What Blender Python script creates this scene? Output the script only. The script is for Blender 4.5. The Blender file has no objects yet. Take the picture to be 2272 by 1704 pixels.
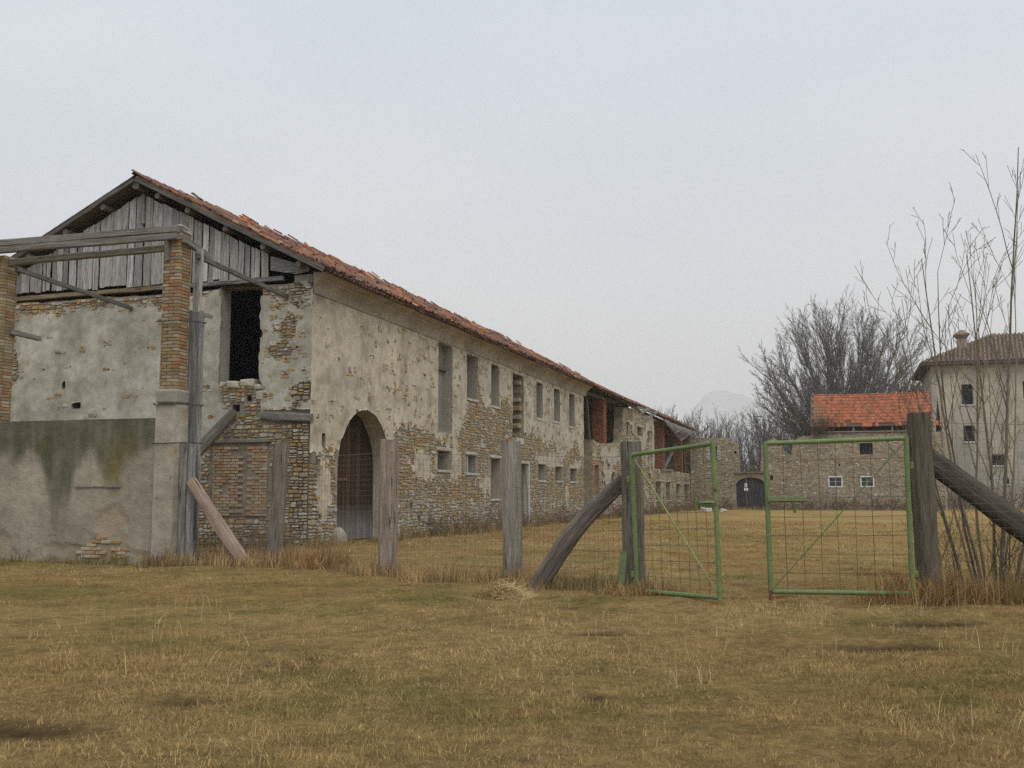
import bpy, math, random
import numpy as np
from mathutils import Vector, noise, Matrix

random.seed(7)
RNG = np.random.default_rng(11)
sc = bpy.context.scene

# ------------------------------------------------------------------ camera
cam_d = bpy.data.cameras.new('camera')
cam_d.sensor_width = 36.0
cam_d.lens = 2380.0 / 2272.0 * 36.0
cam_d.clip_start = 0.1
cam_d.clip_end = 20000
cam = bpy.data.objects.new('camera', cam_d)
sc.collection.objects.link(cam)
cam.location = (0, 0, 1.5)
cam.rotation_euler = (math.radians(90) + math.atan(245 / 2380.0), 0, 0)
sc.camera = cam
CAM = Vector((0, 0, 1.5))

# ------------------------------------------------------------------ world: overcast sky
SUN_EL, SUN_AZ = math.radians(58), math.radians(150)      # azimuth clockwise from +Y: behind the camera, to the right
W = bpy.data.worlds.new('World')
sc.world = W
W.use_nodes = True
nt = W.node_tree
nt.nodes.clear()
wo = nt.nodes.new('ShaderNodeOutputWorld')
bg = nt.nodes.new('ShaderNodeBackground')
bg.inputs['Strength'].default_value = 0.1
sky = nt.nodes.new('ShaderNodeTexSky')
sky.sky_type = 'NISHITA'
sky.sun_disc = False
sky.sun_elevation = SUN_EL
sky.sun_rotation = SUN_AZ
sky.dust_density = 4.0
tc = nt.nodes.new('ShaderNodeTexCoord')
mp = nt.nodes.new('ShaderNodeMapping')
mp.inputs['Scale'].default_value = (1.0, 1.0, 3.2)
n1 = nt.nodes.new('ShaderNodeTexNoise')
n1.inputs['Scale'].default_value = 1.6
n1.inputs['Detail'].default_value = 5
n1.inputs['Roughness'].default_value = 0.45
cr = nt.nodes.new('ShaderNodeValToRGB')
cr.color_ramp.elements[0].position = 0.3
cr.color_ramp.elements[0].color = (0.59, 0.655, 0.73, 1)
cr.color_ramp.elements[1].position = 0.7
cr.color_ramp.elements[1].color = (0.74, 0.765, 0.79, 1)
sx = nt.nodes.new('ShaderNodeSeparateXYZ')
hz = nt.nodes.new('ShaderNodeValToRGB')                   # the cloud deck warms and pales a little towards the horizon
hz.color_ramp.elements[0].position = 0.0
hz.color_ramp.elements[0].color = (1.0, 0.955, 0.94, 1)
hz.color_ramp.elements[1].position = 0.38
hz.color_ramp.elements[1].color = (0.975, 1.0, 1.03, 1)
mu = nt.nodes.new('ShaderNodeMix'); mu.data_type = 'RGBA'; mu.blend_type = 'MULTIPLY'
mu.inputs['Factor'].default_value = 1.0
sca = nt.nodes.new('ShaderNodeMix'); sca.data_type = 'RGBA'; sca.blend_type = 'MULTIPLY'
sca.inputs['Factor'].default_value = 1.0
sca.inputs['B'].default_value = (9.6, 9.6, 9.6, 1)
mx = nt.nodes.new('ShaderNodeMix'); mx.data_type = 'RGBA'
mx.inputs['Factor'].default_value = 0.93
L = nt.links.new
L(tc.outputs['Generated'], mp.inputs['Vector'])
L(mp.outputs['Vector'], n1.inputs['Vector'])
L(n1.outputs['Fac'], cr.inputs['Fac'])
L(tc.outputs['Generated'], sx.inputs['Vector'])
L(sx.outputs['Z'], hz.inputs['Fac'])
L(cr.outputs['Color'], mu.inputs['A'])
L(hz.outputs['Color'], mu.inputs['B'])
L(mu.outputs['Result'], sca.inputs['A'])
L(sky.outputs['Color'], mx.inputs['A'])
L(sca.outputs['Result'], mx.inputs['B'])
L(mx.outputs['Result'], bg.inputs['Color'])
L(bg.outputs['Background'], wo.inputs['Surface'])

# ------------------------------------------------------------------ sun (soft, through cloud)
sd = bpy.data.lights.new('sun', 'SUN')
sd.energy = 1.5
sd.angle = math.radians(50)
sd.color = (1.0, 0.95, 0.88)
so = bpy.data.objects.new('sun', sd)
sc.collection.objects.link(so)
dirv = Vector((math.sin(SUN_AZ) * math.cos(SUN_EL), math.cos(SUN_AZ) * math.cos(SUN_EL), math.sin(SUN_EL)))
so.rotation_euler = dirv.to_track_quat('Z', 'Y').to_euler()

sc.view_settings.view_transform = 'Standard'
sc.view_settings.look = 'None'
sc.view_settings.gamma = 1.0
sc.view_settings.use_curve_mapping = False
sc.view_settings.exposure = 0.2
sc.cycles.max_bounces = 6
sc.cycles.diffuse_bounces = 4
sc.cycles.volume_bounces = 3
sc.cycles.transparent_max_bounces = 8
sc.cycles.use_denoising = False
sc.cycles.use_adaptive_sampling = False
sc.cycles.sample_clamp_indirect = 1.5

# ------------------------------------------------------------------ farm frame: x = along the long facade, y = into the building, z = up
C0 = Vector((-5.953, 31.527, 0.0))
ANG = math.radians(72.923)
DX = Vector((math.cos(ANG), math.sin(ANG), 0))
DY = Vector((-math.sin(ANG), math.cos(ANG), 0))


def farm(t, n, z=0.0):
    return C0 + DX * t + DY * n + Vector((0, 0, z))


def nz(x, y, z=0.0, o=3):
    return noise.fractal(Vector((x, y, z)), 1.0, 2.0, o)


_lat = {}


def vn(x, y, freq, seed):
    """numpy value noise 0..1"""
    if seed not in _lat:
        _lat[seed] = np.random.default_rng(seed).random((256, 256))
    g = _lat[seed]
    x = np.asarray(x) * freq + 1000.0
    y = np.asarray(y) * freq + 1000.0
    xi = np.floor(x).astype(int); yi = np.floor(y).astype(int)
    fx = x - xi; fy = y - yi
    fx = fx * fx * (3 - 2 * fx); fy = fy * fy * (3 - 2 * fy)
    a = g[xi % 256, yi % 256]; b = g[(xi + 1) % 256, yi % 256]
    c = g[xi % 256, (yi + 1) % 256]; d = g[(xi + 1) % 256, (yi + 1) % 256]
    return (a * (1 - fx) + b * fx) * (1 - fy) + (c * (1 - fx) + d * fx) * fy


def U(a, b):
    return random.uniform(a, b)


def lerp(a, b, f):
    return tuple(p + (q - p) * f for p, q in zip(a, b))


def var(c, a=0.12):
    k = 1 + U(-a, a)
    return (c[0] * k * (1 + U(-a, a) * .25), c[1] * k, c[2] * k * (1 + U(-a, a) * .25))


def smooth(a, b, x):
    x = min(1, max(0, (x - a) / (b - a)))
    return x * x * (3 - 2 * x)


def interp(pts, x):
    if x <= pts[0][0]:
        return pts[0][1]
    for (x0, y0), (x1, y1) in zip(pts, pts[1:]):
        if x <= x1:
            return y0 + (y1 - y0) * (x - x0) / (x1 - x0)
    return pts[-1][1]


# ------------------------------------------------------------------ materials (base colour from the piece's own colour, grain and wear by noise)
def material(name, rough=0.9, noises=((3.0, 0.35), (22.0, 0.3)), bump=0.4, bscale=18.0, grain=None, pits=None, spec=0.25,
             stain=None, translucent=0):
    m = bpy.data.materials.new(name)
    m.use_nodes = True
    t = m.node_tree
    t.nodes.clear()
    l = t.links.new
    out = t.nodes.new('ShaderNodeOutputMaterial')
    p = t.nodes.new('ShaderNodeBsdfPrincipled')
    p.inputs['Roughness'].default_value = rough
    p.inputs['Specular IOR Level'].default_value = spec
    l(p.outputs['BSDF'], out.inputs['Surface'])
    at = t.nodes.new('ShaderNodeAttribute'); at.attribute_name = 'Col'
    cur = at.outputs['Color']
    if grain:
        ga = t.nodes.new('ShaderNodeAttribute'); ga.attribute_name = 'grain'
        mpn = t.nodes.new('ShaderNodeMapping'); mpn.inputs['Scale'].default_value = grain
        l(ga.outputs['Vector'], mpn.inputs['Vector'])
        vec = mpn.outputs['Vector']
    else:
        tcn = t.nodes.new('ShaderNodeTexCoord')
        vec = tcn.outputs['Object']
    hs = None
    for k, (s, a) in enumerate(noises):
        nn = t.nodes.new('ShaderNodeTexNoise')
        nn.inputs['Scale'].default_value = s
        nn.inputs['Detail'].default_value = 4
        nn.inputs['Roughness'].default_value = 0.6
        l(vec, nn.inputs['Vector'])
        mr = t.nodes.new('ShaderNodeMapRange')
        mr.inputs['From Min'].default_value = 0.28; mr.inputs['From Max'].default_value = 0.72
        mr.inputs['To Min'].default_value = 1 - a; mr.inputs['To Max'].default_value = 1 + a
        l(nn.outputs['Fac'], mr.inputs['Value'])
        mm = t.nodes.new('ShaderNodeMix'); mm.data_type = 'RGBA'; mm.blend_type = 'MULTIPLY'
        mm.inputs['Factor'].default_value = 1
        l(cur, mm.inputs['A']); l(mr.outputs['Result'], mm.inputs['B'])
        cur = mm.outputs['Result']
    if stain:
        col, s, lo, hi = stain
        nn = t.nodes.new('ShaderNodeTexNoise'); nn.inputs['Scale'].default_value = s; nn.inputs['Detail'].default_value = 5
        l(vec, nn.inputs['Vector'])
        mr = t.nodes.new('ShaderNodeMapRange'); mr.inputs['From Min'].default_value = lo; mr.inputs['From Max'].default_value = hi
        l(nn.outputs['Fac'], mr.inputs['Value'])
        mm = t.nodes.new('ShaderNodeMix'); mm.data_type = 'RGBA'
        mm.inputs['B'].default_value = (*col, 1)
        l(mr.outputs['Result'], mm.inputs['Factor']); l(cur, mm.inputs['A'])
        cur = mm.outputs['Result']
    bn = t.nodes.new('ShaderNodeTexNoise'); bn.inputs['Scale'].default_value = bscale; bn.inputs['Detail'].default_value = 6
    bn.inputs['Roughness'].default_value = 0.65
    l(vec, bn.inputs['Vector'])
    h = bn.outputs['Fac']
    if pits:
        ps, pt, pcol = pits
        pn = t.nodes.new('ShaderNodeTexNoise'); pn.inputs['Scale'].default_value = ps; pn.inputs['Detail'].default_value = 3
        l(vec, pn.inputs['Vector'])
        mr = t.nodes.new('ShaderNodeMapRange'); mr.inputs['From Min'].default_value = pt; mr.inputs['From Max'].default_value = pt + 0.04
        l(pn.outputs['Fac'], mr.inputs['Value'])
        mm = t.nodes.new('ShaderNodeMix'); mm.data_type = 'RGBA'; mm.inputs['B'].default_value = (*pcol, 1)
        l(mr.outputs['Result'], mm.inputs['Factor']); l(cur, mm.inputs['A'])
        cur = mm.outputs['Result']
        sb = t.nodes.new('ShaderNodeMath'); sb.operation = 'SUBTRACT'
        l(h, sb.inputs[0]); l(mr.outputs['Result'], sb.inputs[1])
        h = sb.outputs[0]
    b = t.nodes.new('ShaderNodeBump'); b.inputs['Strength'].default_value = bump; b.inputs['Distance'].default_value = 0.03
    l(h, b.inputs['Height']); l(b.outputs['Normal'], p.inputs['Normal'])
    l(cur, p.inputs['Base Color'])
    if translucent:
        tr = t.nodes.new('ShaderNodeBsdfTranslucent'); l(cur, tr.inputs['Color'])
        ms = t.nodes.new('ShaderNodeMixShader'); ms.inputs['Fac'].default_value = translucent
        l(p.outputs['BSDF'], ms.inputs[1]); l(tr.outputs['BSDF'], ms.inputs[2]); l(ms.outputs['Shader'], out.inputs['Surface'])
    return m


M = {
    'plaster': material('lime_plaster', 0.95, ((0.9, 0.16), (6.0, 0.14), (40.0, 0.16)), 0.5, 26, pits=(8.5, 0.70, (0.16, 0.14, 0.11))),
    'mortar': material('earth_mortar', 0.95, ((1.2, 0.25), (9.0, 0.3), (50, 0.25)), 0.8, 24),
    'stone': material('rubble_stone', 0.92, ((5.0, 0.25), (30.0, 0.25)), 0.7, 22),
    'farstone': material('far_masonry', 0.95, ((0.5, 0.25), (3.0, 0.35), (9.0, 0.4)), 0.8, 7),
    'brick': material('old_brick', 0.92, ((4.0, 0.2), (45.0, 0.2)), 0.5, 40),
    'timber': material('weathered_timber', 0.9, ((1.0, 0.38), (4.0, 0.3)), 0.9, 3.0, grain=(16, 16, 0.9), pits=(1.5, .675, (.035, .03, .025)), spec=.12),
    'door': material('door_timber', 0.8, ((1.0, 0.45), (4.0, 0.3)), 0.5, 3.0, grain=(14, 14, 0.6)),
    'tile': material('clay_tile', 0.9, ((2.2, 0.3), (14.0, 0.3)), 0.4, 30, stain=((0.055, 0.048, 0.042), 3.2, 0.56, 0.74)),
    'soft': material('dressed_stone', 0.9, ((6.0, 0.18), (40.0, 0.15)), 0.4, 30),
    'green': material('green_paint', 0.55, ((4.0, 0.2), (22.0, 0.16)), 0.3, 40, stain=((0.11, 0.045, 0.02), 7.0, 0.66, 0.76), spec=0.4),
    'iron': material('rusty_iron', 0.75, ((8.0, 0.3),), 0.3, 40),
    'bark': material('bark', 0.95, ((5.0, 0.3),), 0.5, 20),
    'grass': material('dry_grass_blade', 0.9, ((0.7, 0.1),), 0.0, 5, translucent=0.25, spec=0.1),
    'ground': material('dry_turf', 1.0, ((1.3, 0.25), (9.0, 0.35), (60, 0.35)), 0.9, 30, spec=0.0),
    'glass': material('dark_glass', 0.15, ((2.0, 0.1),), 0.0, 5, spec=0.5),
    'hill': material('far_hill', 1.0, ((0.004, 0.3),), 0.0, 5),
}


# ------------------------------------------------------------------ mesh collector
class MB:
    def __init__(s):
        s.v = []; s.f = []; s.c = []; s.g = []

    def add(s, verts, faces, col, grain=None):
        k = len(s.v)
        s.v += [tuple(p) for p in verts]
        s.f += [tuple(i + k for i in f) for f in faces]
        if isinstance(col, list):
            s.c += col
        else:
            s.c += [col] * len(verts)
        s.g += grain if grain else [tuple(p) for p in verts]

    def build(s, name, mat, parent=None, org=(0, 0, 0), smooth=False, kind=None):
        me = bpy.data.meshes.new(name)
        ox, oy, oz = org
        me.from_pydata([(a - ox, b - oy, c - oz) for a, b, c in s.v], [], s.f)
        n = len(s.v)
        ca = me.color_attributes.new('Col', 'FLOAT_COLOR', 'POINT')
        arr = np.ones((n, 4), np.float32)
        if n:
            arr[:, :3] = np.array(s.c, np.float32)
        ca.data.foreach_set('color', arr.ravel())
        ga = me.attributes.new('grain', 'FLOAT_VECTOR', 'POINT')
        if n:
            ga.data.foreach_set('vector', np.array(s.g, np.float32).ravel())
        me.materials.append(M[mat])
        if smooth:
            me.polygons.foreach_set('use_smooth', [True] * len(me.polygons))
        o = bpy.data.objects.new(name, me)
        sc.collection.objects.link(o)
        if parent:
            o.parent = parent
        if kind:
            o['kind'] = kind
        return o


def np_mesh(name, verts, faces, cols, mat, parent=None, smooth=False, kind=None):
    me = bpy.data.meshes.new(name)
    nv, nf, k = len(verts), len(faces), faces.shape[1]
    me.vertices.add(nv); me.loops.add(nf * k); me.polygons.add(nf)
    me.vertices.foreach_set('co', np.asarray(verts, np.float32).ravel())
    me.loops.foreach_set('vertex_index', faces.astype(np.int32).ravel())
    me.polygons.foreach_set('loop_start', np.arange(0, nf * k, k, dtype=np.int32))
    me.update(calc_edges=True)
    ca = me.color_attributes.new('Col', 'FLOAT_COLOR', 'POINT')
    arr = np.ones((nv, 4), np.float32); arr[:, :3] = cols
    ca.data.foreach_set('color', arr.ravel())
    me.materials.append(M[mat])
    if smooth:
        me.polygons.foreach_set('use_smooth', np.ones(nf, bool))
    o = bpy.data.objects.new(name, me)
    sc.collection.objects.link(o)
    if parent:
        o.parent = parent
    if kind:
        o['kind'] = kind
    return o


ORG = {}


def thing(name, label, cat, loc=(0, 0, 0), group=None, infarm=False):
    e = bpy.data.objects.new(name, None)
    sc.collection.objects.link(e)
    e.empty_display_size = 0.3
    if infarm:
        e.location = farm(*loc)
        e.rotation_euler = (0, 0, ANG)
    else:
        e.location = loc
    e['label'] = label
    e['category'] = cat
    if group:
        e['group'] = group
    ORG[e.name] = tuple(loc)
    return e


def org(e):
    return ORG[e.name]


# ------------------------------------------------------------------ shape helpers
def frame_of(a, b, hint=(0, 0, 1)):
    a = Vector(a); b = Vector(b)
    z = (b - a).normalized()
    h = Vector(hint)
    if abs(z.dot(h)) > 0.95:
        h = Vector((0, 1, 0)) if abs(z.y) < 0.9 else Vector((1, 0, 0))
    x = h.cross(z).normalized()
    y = z.cross(x)
    return a, b, x, y, z


def beam(mb, a, b, w, h, col, segs=4, jit=0.006, cham=0.12, hint=(0, 0, 1), taper=1.0, bow=0.0, cap=True):
    """weathered squared timber from a to b: chamfered section, uneven arrises; x across = w, y = h"""
    a, b, X, Y, Z = frame_of(a, b, hint)
    ln = (b - a).length
    cx, cy = w / 2, h / 2
    k = cham * min(w, h)
    prof = [(-cx + k, -cy), (cx - k, -cy), (cx, -cy + k), (cx, cy - k), (cx - k, cy), (-cx + k, cy), (-cx, cy - k), (-cx, -cy + k)]
    vs, gs, fs, cs = [], [], [], []
    off = U(0, 50)
    for i in range(segs + 1):
        f = i / segs
        s = 1 + (taper - 1) * f
        p0 = a + Z * (ln * f) + Y * (bow * math.sin(math.pi * f))
        jx, jy = U(-jit, jit), U(-jit, jit)
        for (px, py) in prof:
            qx = px * s + jx + U(-jit, jit) * .6
            qy = py * s + jy + U(-jit, jit) * .6
            vs.append(p0 + X * qx + Y * qy)
            gs.append((qx + off, qy + off * .37, f * ln + off))
            cs.append(col)
    for i in range(segs):
        for j in range(8):
            j2 = (j + 1) % 8
            fs.append((i * 8 + j, i * 8 + j2, i * 8 + 8 + j2, i * 8 + 8 + j))
    if cap:
        fs.append(tuple(range(7, -1, -1)))
        fs.append(tuple(range(segs * 8, segs * 8 + 8)))
    mb.add(vs, fs, cs, gs)


def tube(mb, pts, rad, sides, col, cap=False, jit=0.0):
    vs, fs, gs = [], [], []
    n = len(pts)
    acc = 0
    off = U(0, 30)
    pts = [Vector(p) for p in pts]
    prevx = None
    for i, p in enumerate(pts):
        q0 = pts[max(0, i - 1)]; q1 = pts[min(n - 1, i + 1)]
        z = (q1 - q0)
        if z.length < 1e-9:
            z = Vector((0, 0, 1))
        z.normalize()
        if prevx is None:
            h = Vector((0, 0, 1)) if abs(z.z) < 0.9 else Vector((0, 1, 0))
            x = h.cross(z).normalized()
        else:
            x = (prevx - z * prevx.dot(z))
            if x.length < 1e-6:
                x = Vector((1, 0, 0)).cross(z)
            x.normalize()
        prevx = x
        y = z.cross(x)
        if i:
            acc += (p - pts[i - 1]).length
        r = rad[i] if hasattr(rad, '__len__') else rad
        for j in range(sides):
            an = 2 * math.pi * j / sides
            rr = r * (1 + U(-jit, jit))
            vs.append(p + x * (rr * math.cos(an)) + y * (rr * math.sin(an)))
            gs.append((r * math.cos(an) + off, r * math.sin(an) + off, acc + off))
    for i in range(n - 1):
        for j in range(sides):
            j2 = (j + 1) % sides
            fs.append((i * sides + j, i * sides + j2, (i + 1) * sides + j2, (i + 1) * sides + j))
    if cap:
        fs.append(tuple(range(sides - 1, -1, -1)))
        fs.append(tuple(range((n - 1) * sides, n * sides)))
    mb.add(vs, fs, col, gs)


def box(mb, lo, hi, col, jit=0.0, cham=0.0):
    x0, y0, z0 = lo; x1, y1, z1 = hi
    if cham:
        c = (Vector(lo) + Vector(hi)) / 2
        vs = []
        fs = []
        k = cham
        # chamfered block: 24 verts
        pts = {}
        for sx_ in (0, 1):
            for sy_ in (0, 1):
                for sz_ in (0, 1):
                    P = (x1 if sx_ else x0, y1 if sy_ else y0, z1 if sz_ else z0)
                    S = (-1 if sx_ else 1, -1 if sy_ else 1, -1 if sz_ else 1)
                    j = [U(-jit, jit) for _ in range(3)]
                    for ax in range(3):
                        q = [P[i] + j[i] + (S[i] * k if i != ax else 0) for i in range(3)]
                        pts[(sx_, sy_, sz_, ax)] = len(vs)
                        vs.append(tuple(q))
        g = lambda a, b, c_, ax: pts[(a, b, c_, ax)]
        for ax in range(3):
            for s in (0, 1):
                o = [(0, 0), (1, 0), (1, 1), (0, 1)]
                q = []
                for (u, v) in o:
                    idx = [0, 0, 0]; idx[ax] = s; idx[(ax + 1) % 3] = u; idx[(ax + 2) % 3] = v
                    q.append(g(*idx, ax))
                fs.append(tuple(q))
        for ax in range(3):           # edges along ax
            for u in (0, 1):
                for v in (0, 1):
                    i0 = [0, 0, 0]; i0[(ax + 1) % 3] = u; i0[(ax + 2) % 3] = v
                    i1 = list(i0); i1[ax] = 1
                    fs.append((g(*i0, (ax + 1) % 3), g(*i1, (ax + 1) % 3), g(*i1, (ax + 2) % 3), g(*i0, (ax + 2) % 3)))
        for a in (0, 1):
            for b in (0, 1):
                for c_ in (0, 1):
                    fs.append((g(a, b, c_, 0), g(a, b, c_, 1), g(a, b, c_, 2)))
        mb.add(vs, fs, col)
        return
    vs = [(x0, y0, z0), (x1, y0, z0), (x1, y1, z0), (x0, y1, z0), (x0, y0, z1), (x1, y0, z1), (x1, y1, z1), (x0, y1, z1)]
    vs = [tuple(a + U(-jit, jit) for a in p) for p in vs]
    mb.add(vs, [(0, 3, 2, 1), (4, 5, 6, 7), (0, 1, 5, 4), (1, 2, 6, 5), (2, 3, 7, 6), (3, 0, 4, 7)], col)


def quad(mb, a, b, c, d, col):
    mb.add([a, b, c, d], [(0, 1, 2, 3)], col)


def wall(mb, P, x0, x1, zmin, ztop, openings, thick, col, arch=None, step=1.0):
    """masonry wall with real openings; P(x, z, depth) -> farm point; ztop a function; arch = (xa, xb, zspring)"""
    xs = {x0, x1}
    x = x0
    while x < x1:
        xs.add(round(x, 4)); x += step
    for (a, b, c, d) in openings:
        xs.add(a); xs.add(b)
    if arch:
        for i in range(21):
            an = math.pi * i / 20
            xs.add(round((arch[0] + arch[1]) / 2 - math.cos(an) * (arch[1] - arch[0]) / 2, 4))
    xs = sorted(v for v in xs if x0 <= v <= x1)

    def az(xx):
        r = (arch[1] - arch[0]) / 2
        c = (arch[0] + arch[1]) / 2
        rise = arch[3] if len(arch) > 3 else r
        return arch[2] + rise * math.sqrt(max(0, 1 - ((xx - c) / r) ** 2))
    for a, b in zip(xs, xs[1:]):
        if b - a < 1e-4:
            continue
        m = (a + b) / 2
        holes = [(c, d, c, d) for (p, q, c, d) in openings if p < m < q]
        if arch and arch[0] < m < arch[1]:
            holes.append((zmin, az(a), zmin, az(b)))
        holes.sort()
        za, zb = zmin, zmin
        segs = []
        for (c0, d0, c1, d1) in holes:
            if c0 > za + 1e-4:
                segs.append((za, c0, zb, c1))
            za, zb = d0, d1
        segs.append((za, ztop(a), zb, ztop(b)))
        for (p, q, r, s) in segs:
            if q - p < 1e-3 and s - r < 1e-3:
                continue
            for dp in (0, thick):
                quad(mb, P(a, p, dp), P(b, r, dp), P(b, s, dp), P(a, q, dp), col)
        p, q, r, s = segs[-1]
        quad(mb, P(a, q, 0), P(b, s, 0), P(b, s, thick), P(a, q, thick), col)
    for xe in (x0, x1):
        quad(mb, P(xe, zmin, 0), P(xe, ztop(xe), 0), P(xe, ztop(xe), thick), P(xe, zmin, thick), col)


def reveal(mb, P, a, b, c, d, depth, col, back=None, splay=0.0, d0=0.0):
    n = 4
    for i in range(n):
        for j in (0,):
            f0, f1 = d0 + (depth - d0) * i / n, d0 + (depth - d0) * (i + 1) / n
            s0, s1 = splay * i / n, splay * (i + 1) / n
            quad(mb, P(a - s0, c, f0), P(a - s0, d, f0), P(a - s1, d, f1), P(a - s1, c, f1), col)
            quad(mb, P(b + s0, c, f0), P(b + s0, d, f0), P(b + s1, d, f1), P(b + s1, c, f1), col)
            quad(mb, P(a - s0, c, f0), P(b + s0, c, f0), P(b + s1, c, f1), P(a - s1, c, f1), col)
            quad(mb, P(a - s0, d, f0), P(b + s0, d, f0), P(b + s1, d, f1), P(a - s1, d, f1), col)
    if back:
        quad(mb, P(a - splay, c, depth), P(b + splay, c, depth), P(b + splay, d, depth), P(a - splay, d, depth), back)


# irregular stones by guillotine splitting
def rubble_cells(x0, x1, z0, z1, big=0.42, small=0.16):
    out = []
    st = [(x0, x1, z0, z1)]
    while st:
        a, b, c, d = st.pop()
        w, h = b - a, d - c
        lim_w = U(small * 1.3, big * 1.15); lim_h = U(small * .62, big * .58)
        if w <= lim_w and h <= lim_h:
            out.append((a, b, c, d))
            continue
        if (w / lim_w) > (h / lim_h):
            m = a + w * U(.36, .64)
            st += [(a, m, c, d), (m, b, c, d)]
        else:
            m = c + h * U(.36, .64)
            st += [(a, b, c, m), (a, b, m, d)]
    return out


STONE_COLS = [(.33, .27, .17), (.38, .32, .22), (.31, .26, .18), (.35, .24, .11), (.40, .36, .28), (.30, .21, .11), (.42, .39, .33),
              (.27, .23, .17), (.37, .33, .25), (.33, .29, .22)]


def stone_piece(mb, P, cell, proud, col):
    a, b, c, d = cell
    g = U(.006, .016)
    a += g; b -= g; c += g; d -= g
    w, h = b - a, d - c
    if w < .03 or h < .025:
        return False
    k = U(.16, .34)
    o = [(a + w * k * U(.5, 1.2), c), (b - w * k * U(.5, 1.2), c), (b, c + h * k * U(.5, 1.2)), (b, d - h * k * U(.5, 1.2)),
         (b - w * k * U(.5, 1.2), d), (a + w * k * U(.5, 1.2), d), (a, d - h * k * U(.5, 1.2)), (a, c + h * k * U(.5, 1.2))]
    j = .05 * min(w, h)
    o = [(x + U(-j, j), z + U(-j, j)) for x, z in o]
    cx, cz = (a + b) / 2, (c + d) / 2
    ins = U(.72, .86)
    i = [(cx + (x - cx) * ins, cz + (z - cz) * ins) for x, z in o]
    tilt = (U(-.25, .25) * proud / w, U(-.3, .3) * proud / h)
    vs = [P(x, z, 0.015) for x, z in o] + [P(x, z, -max(.006, proud * U(.85, 1.1) + (x - cx) * tilt[0] + (z - cz) * tilt[1])) for x, z in i]
    fs = [(q, (q + 1) % 8, 8 + (q + 1) % 8, 8 + q) for q in range(8)] + [tuple(range(8, 16))]
    mb.add(vs, fs, col)
    return True


def plaster_sheet(mb, P, F, x0, x1, z0, z1, res, depthf, colf, back=0.012):
    """render coat: marching squares over the field F > 0, with a broken edge of real thickness"""
    nx = int((x1 - x0) / res) + 1
    nzn = int((z1 - z0) / res) + 1
    sxr = (x1 - x0) / nx; szr = (z1 - z0) / nzn
    val = [[F(x0 + i * sxr, z0 + j * szr) for j in range(nzn + 1)] for i in range(nx + 1)]
    vid = {}
    vs, cs, fs = [], [], []

    def vert(key, x, z):
        if key in vid:
            return vid[key]
        vs.append(P(x, z, -depthf(x, z)))
        cs.append(colf(x, z))
        vid[key] = len(vs) - 1
        return vid[key]

    edge = []
    for i in range(nx):
        for j in range(nzn):
            cor = [(i, j), (i + 1, j), (i + 1, j + 1), (i, j + 1)]
            v = [val[a][b] for a, b in cor]
            if max(v) <= 0:
                continue
            poly = []
            for q in range(4):
                A, B = cor[q], cor[(q + 1) % 4]
                va, vb = v[q], v[(q + 1) % 4]
                if va > 0:
                    poly.append((('g',) + A, x0 + A[0] * sxr, z0 + A[1] * szr, False))
                if (va > 0) != (vb > 0):
                    f = va / (va - vb)
                    key = ('e',) + min(A, B) + max(A, B)
                    poly.append((key, x0 + (A[0] + (B[0] - A[0]) * f) * sxr, z0 + (A[1] + (B[1] - A[1]) * f) * szr, True))
            if len(poly) < 3:
                continue
            fs.append(tuple(vert(k, x, z) for k, x, z, _ in poly))
            for q in range(len(poly)):
                r = (q + 1) % len(poly)
                if poly[q][3] and poly[r][3] and poly[q][0] != poly[r][0]:
                    edge.append((poly[q], poly[r]))
    base = {}
    for p, q in edge:
        ids = []
        for k, x, z, _ in (p, q):
            if k not in base:
                vs.append(P(x, z, back)); cs.append(lerp(colf(x, z), (.3, .26, .2), .3))
                base[k] = len(vs) - 1
            ids.append(base[k])
        fs.append((vid[p[0]], vid[q[0]], ids[1], ids[0]))
    mb.add(vs, fs, cs)


def box_sdf(x, z, r):
    a, b, c, d = r
    dx = max(a - x, x - b); dz = max(c - z, z - d)
    if dx < 0 and dz < 0:
        return max(dx, dz)
    return math.hypot(max(dx, 0), max(dz, 0))


# ================================================================== GROUND
def axis(lo, hi, step, far_lo, far_hi):
    mid = list(np.arange(lo, hi + 1e-6, step))
    a, s = [], step
    x = lo
    while x > far_lo:
        s *= 1.22; x -= s; a.append(max(x, far_lo))
    b, s, x = [], step, hi
    while x < far_hi:
        s *= 1.22; x += s; b.append(min(x, far_hi))
    return np.array(a[::-1] + mid + b)


MUD = [(-3.2, 7.25, .65, .45), (3.7, 10.9, .9, .5), (4.95, 13.0, 1.1, .3), (.95, 12.0, .55, .22), (-2.4, 8.2, .4, .22)]


def mudf(x, y):
    m = np.zeros_like(x)
    for (a, b, rx, ry) in MUD:
        m = np.maximum(m, 1.15 - np.hypot((x - a) / rx, (y - b) / ry) - .55 * vn(x, y, 3.1, 31) + .1)
    m = np.maximum(m, (vn(x, y, 1.7, 77) * .5 + vn(x, y, 4.5, 78) * .5 - .80) * 5)
    return np.clip(m * 1.6, 0, 1)


def ground_z(x, y):
    near = np.clip(1 - np.hypot(x, y - 15) / 160, 0, 1)
    return near * ((vn(x, y, .5, 3) - .5) * .10 + (vn(x, y, 1.9, 4) - .5) * .05 - mudf(x, y) * .03) - .02


def greenf(x, y):
    g = vn(x, y, .25, 5) * .36 + vn(x, y, .9, 6) * .34 + vn(x, y, 2.8, 8) * .30
    g = np.clip((g - .51) * 3.6, 0, 1) * .8
    strip = np.exp(-((y - (19.2 - .37 * x)) / 1.2) ** 2) * .35
    return np.clip(g + strip * vn(x, y, .5, 9) * 1.6, 0, 1)


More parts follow.
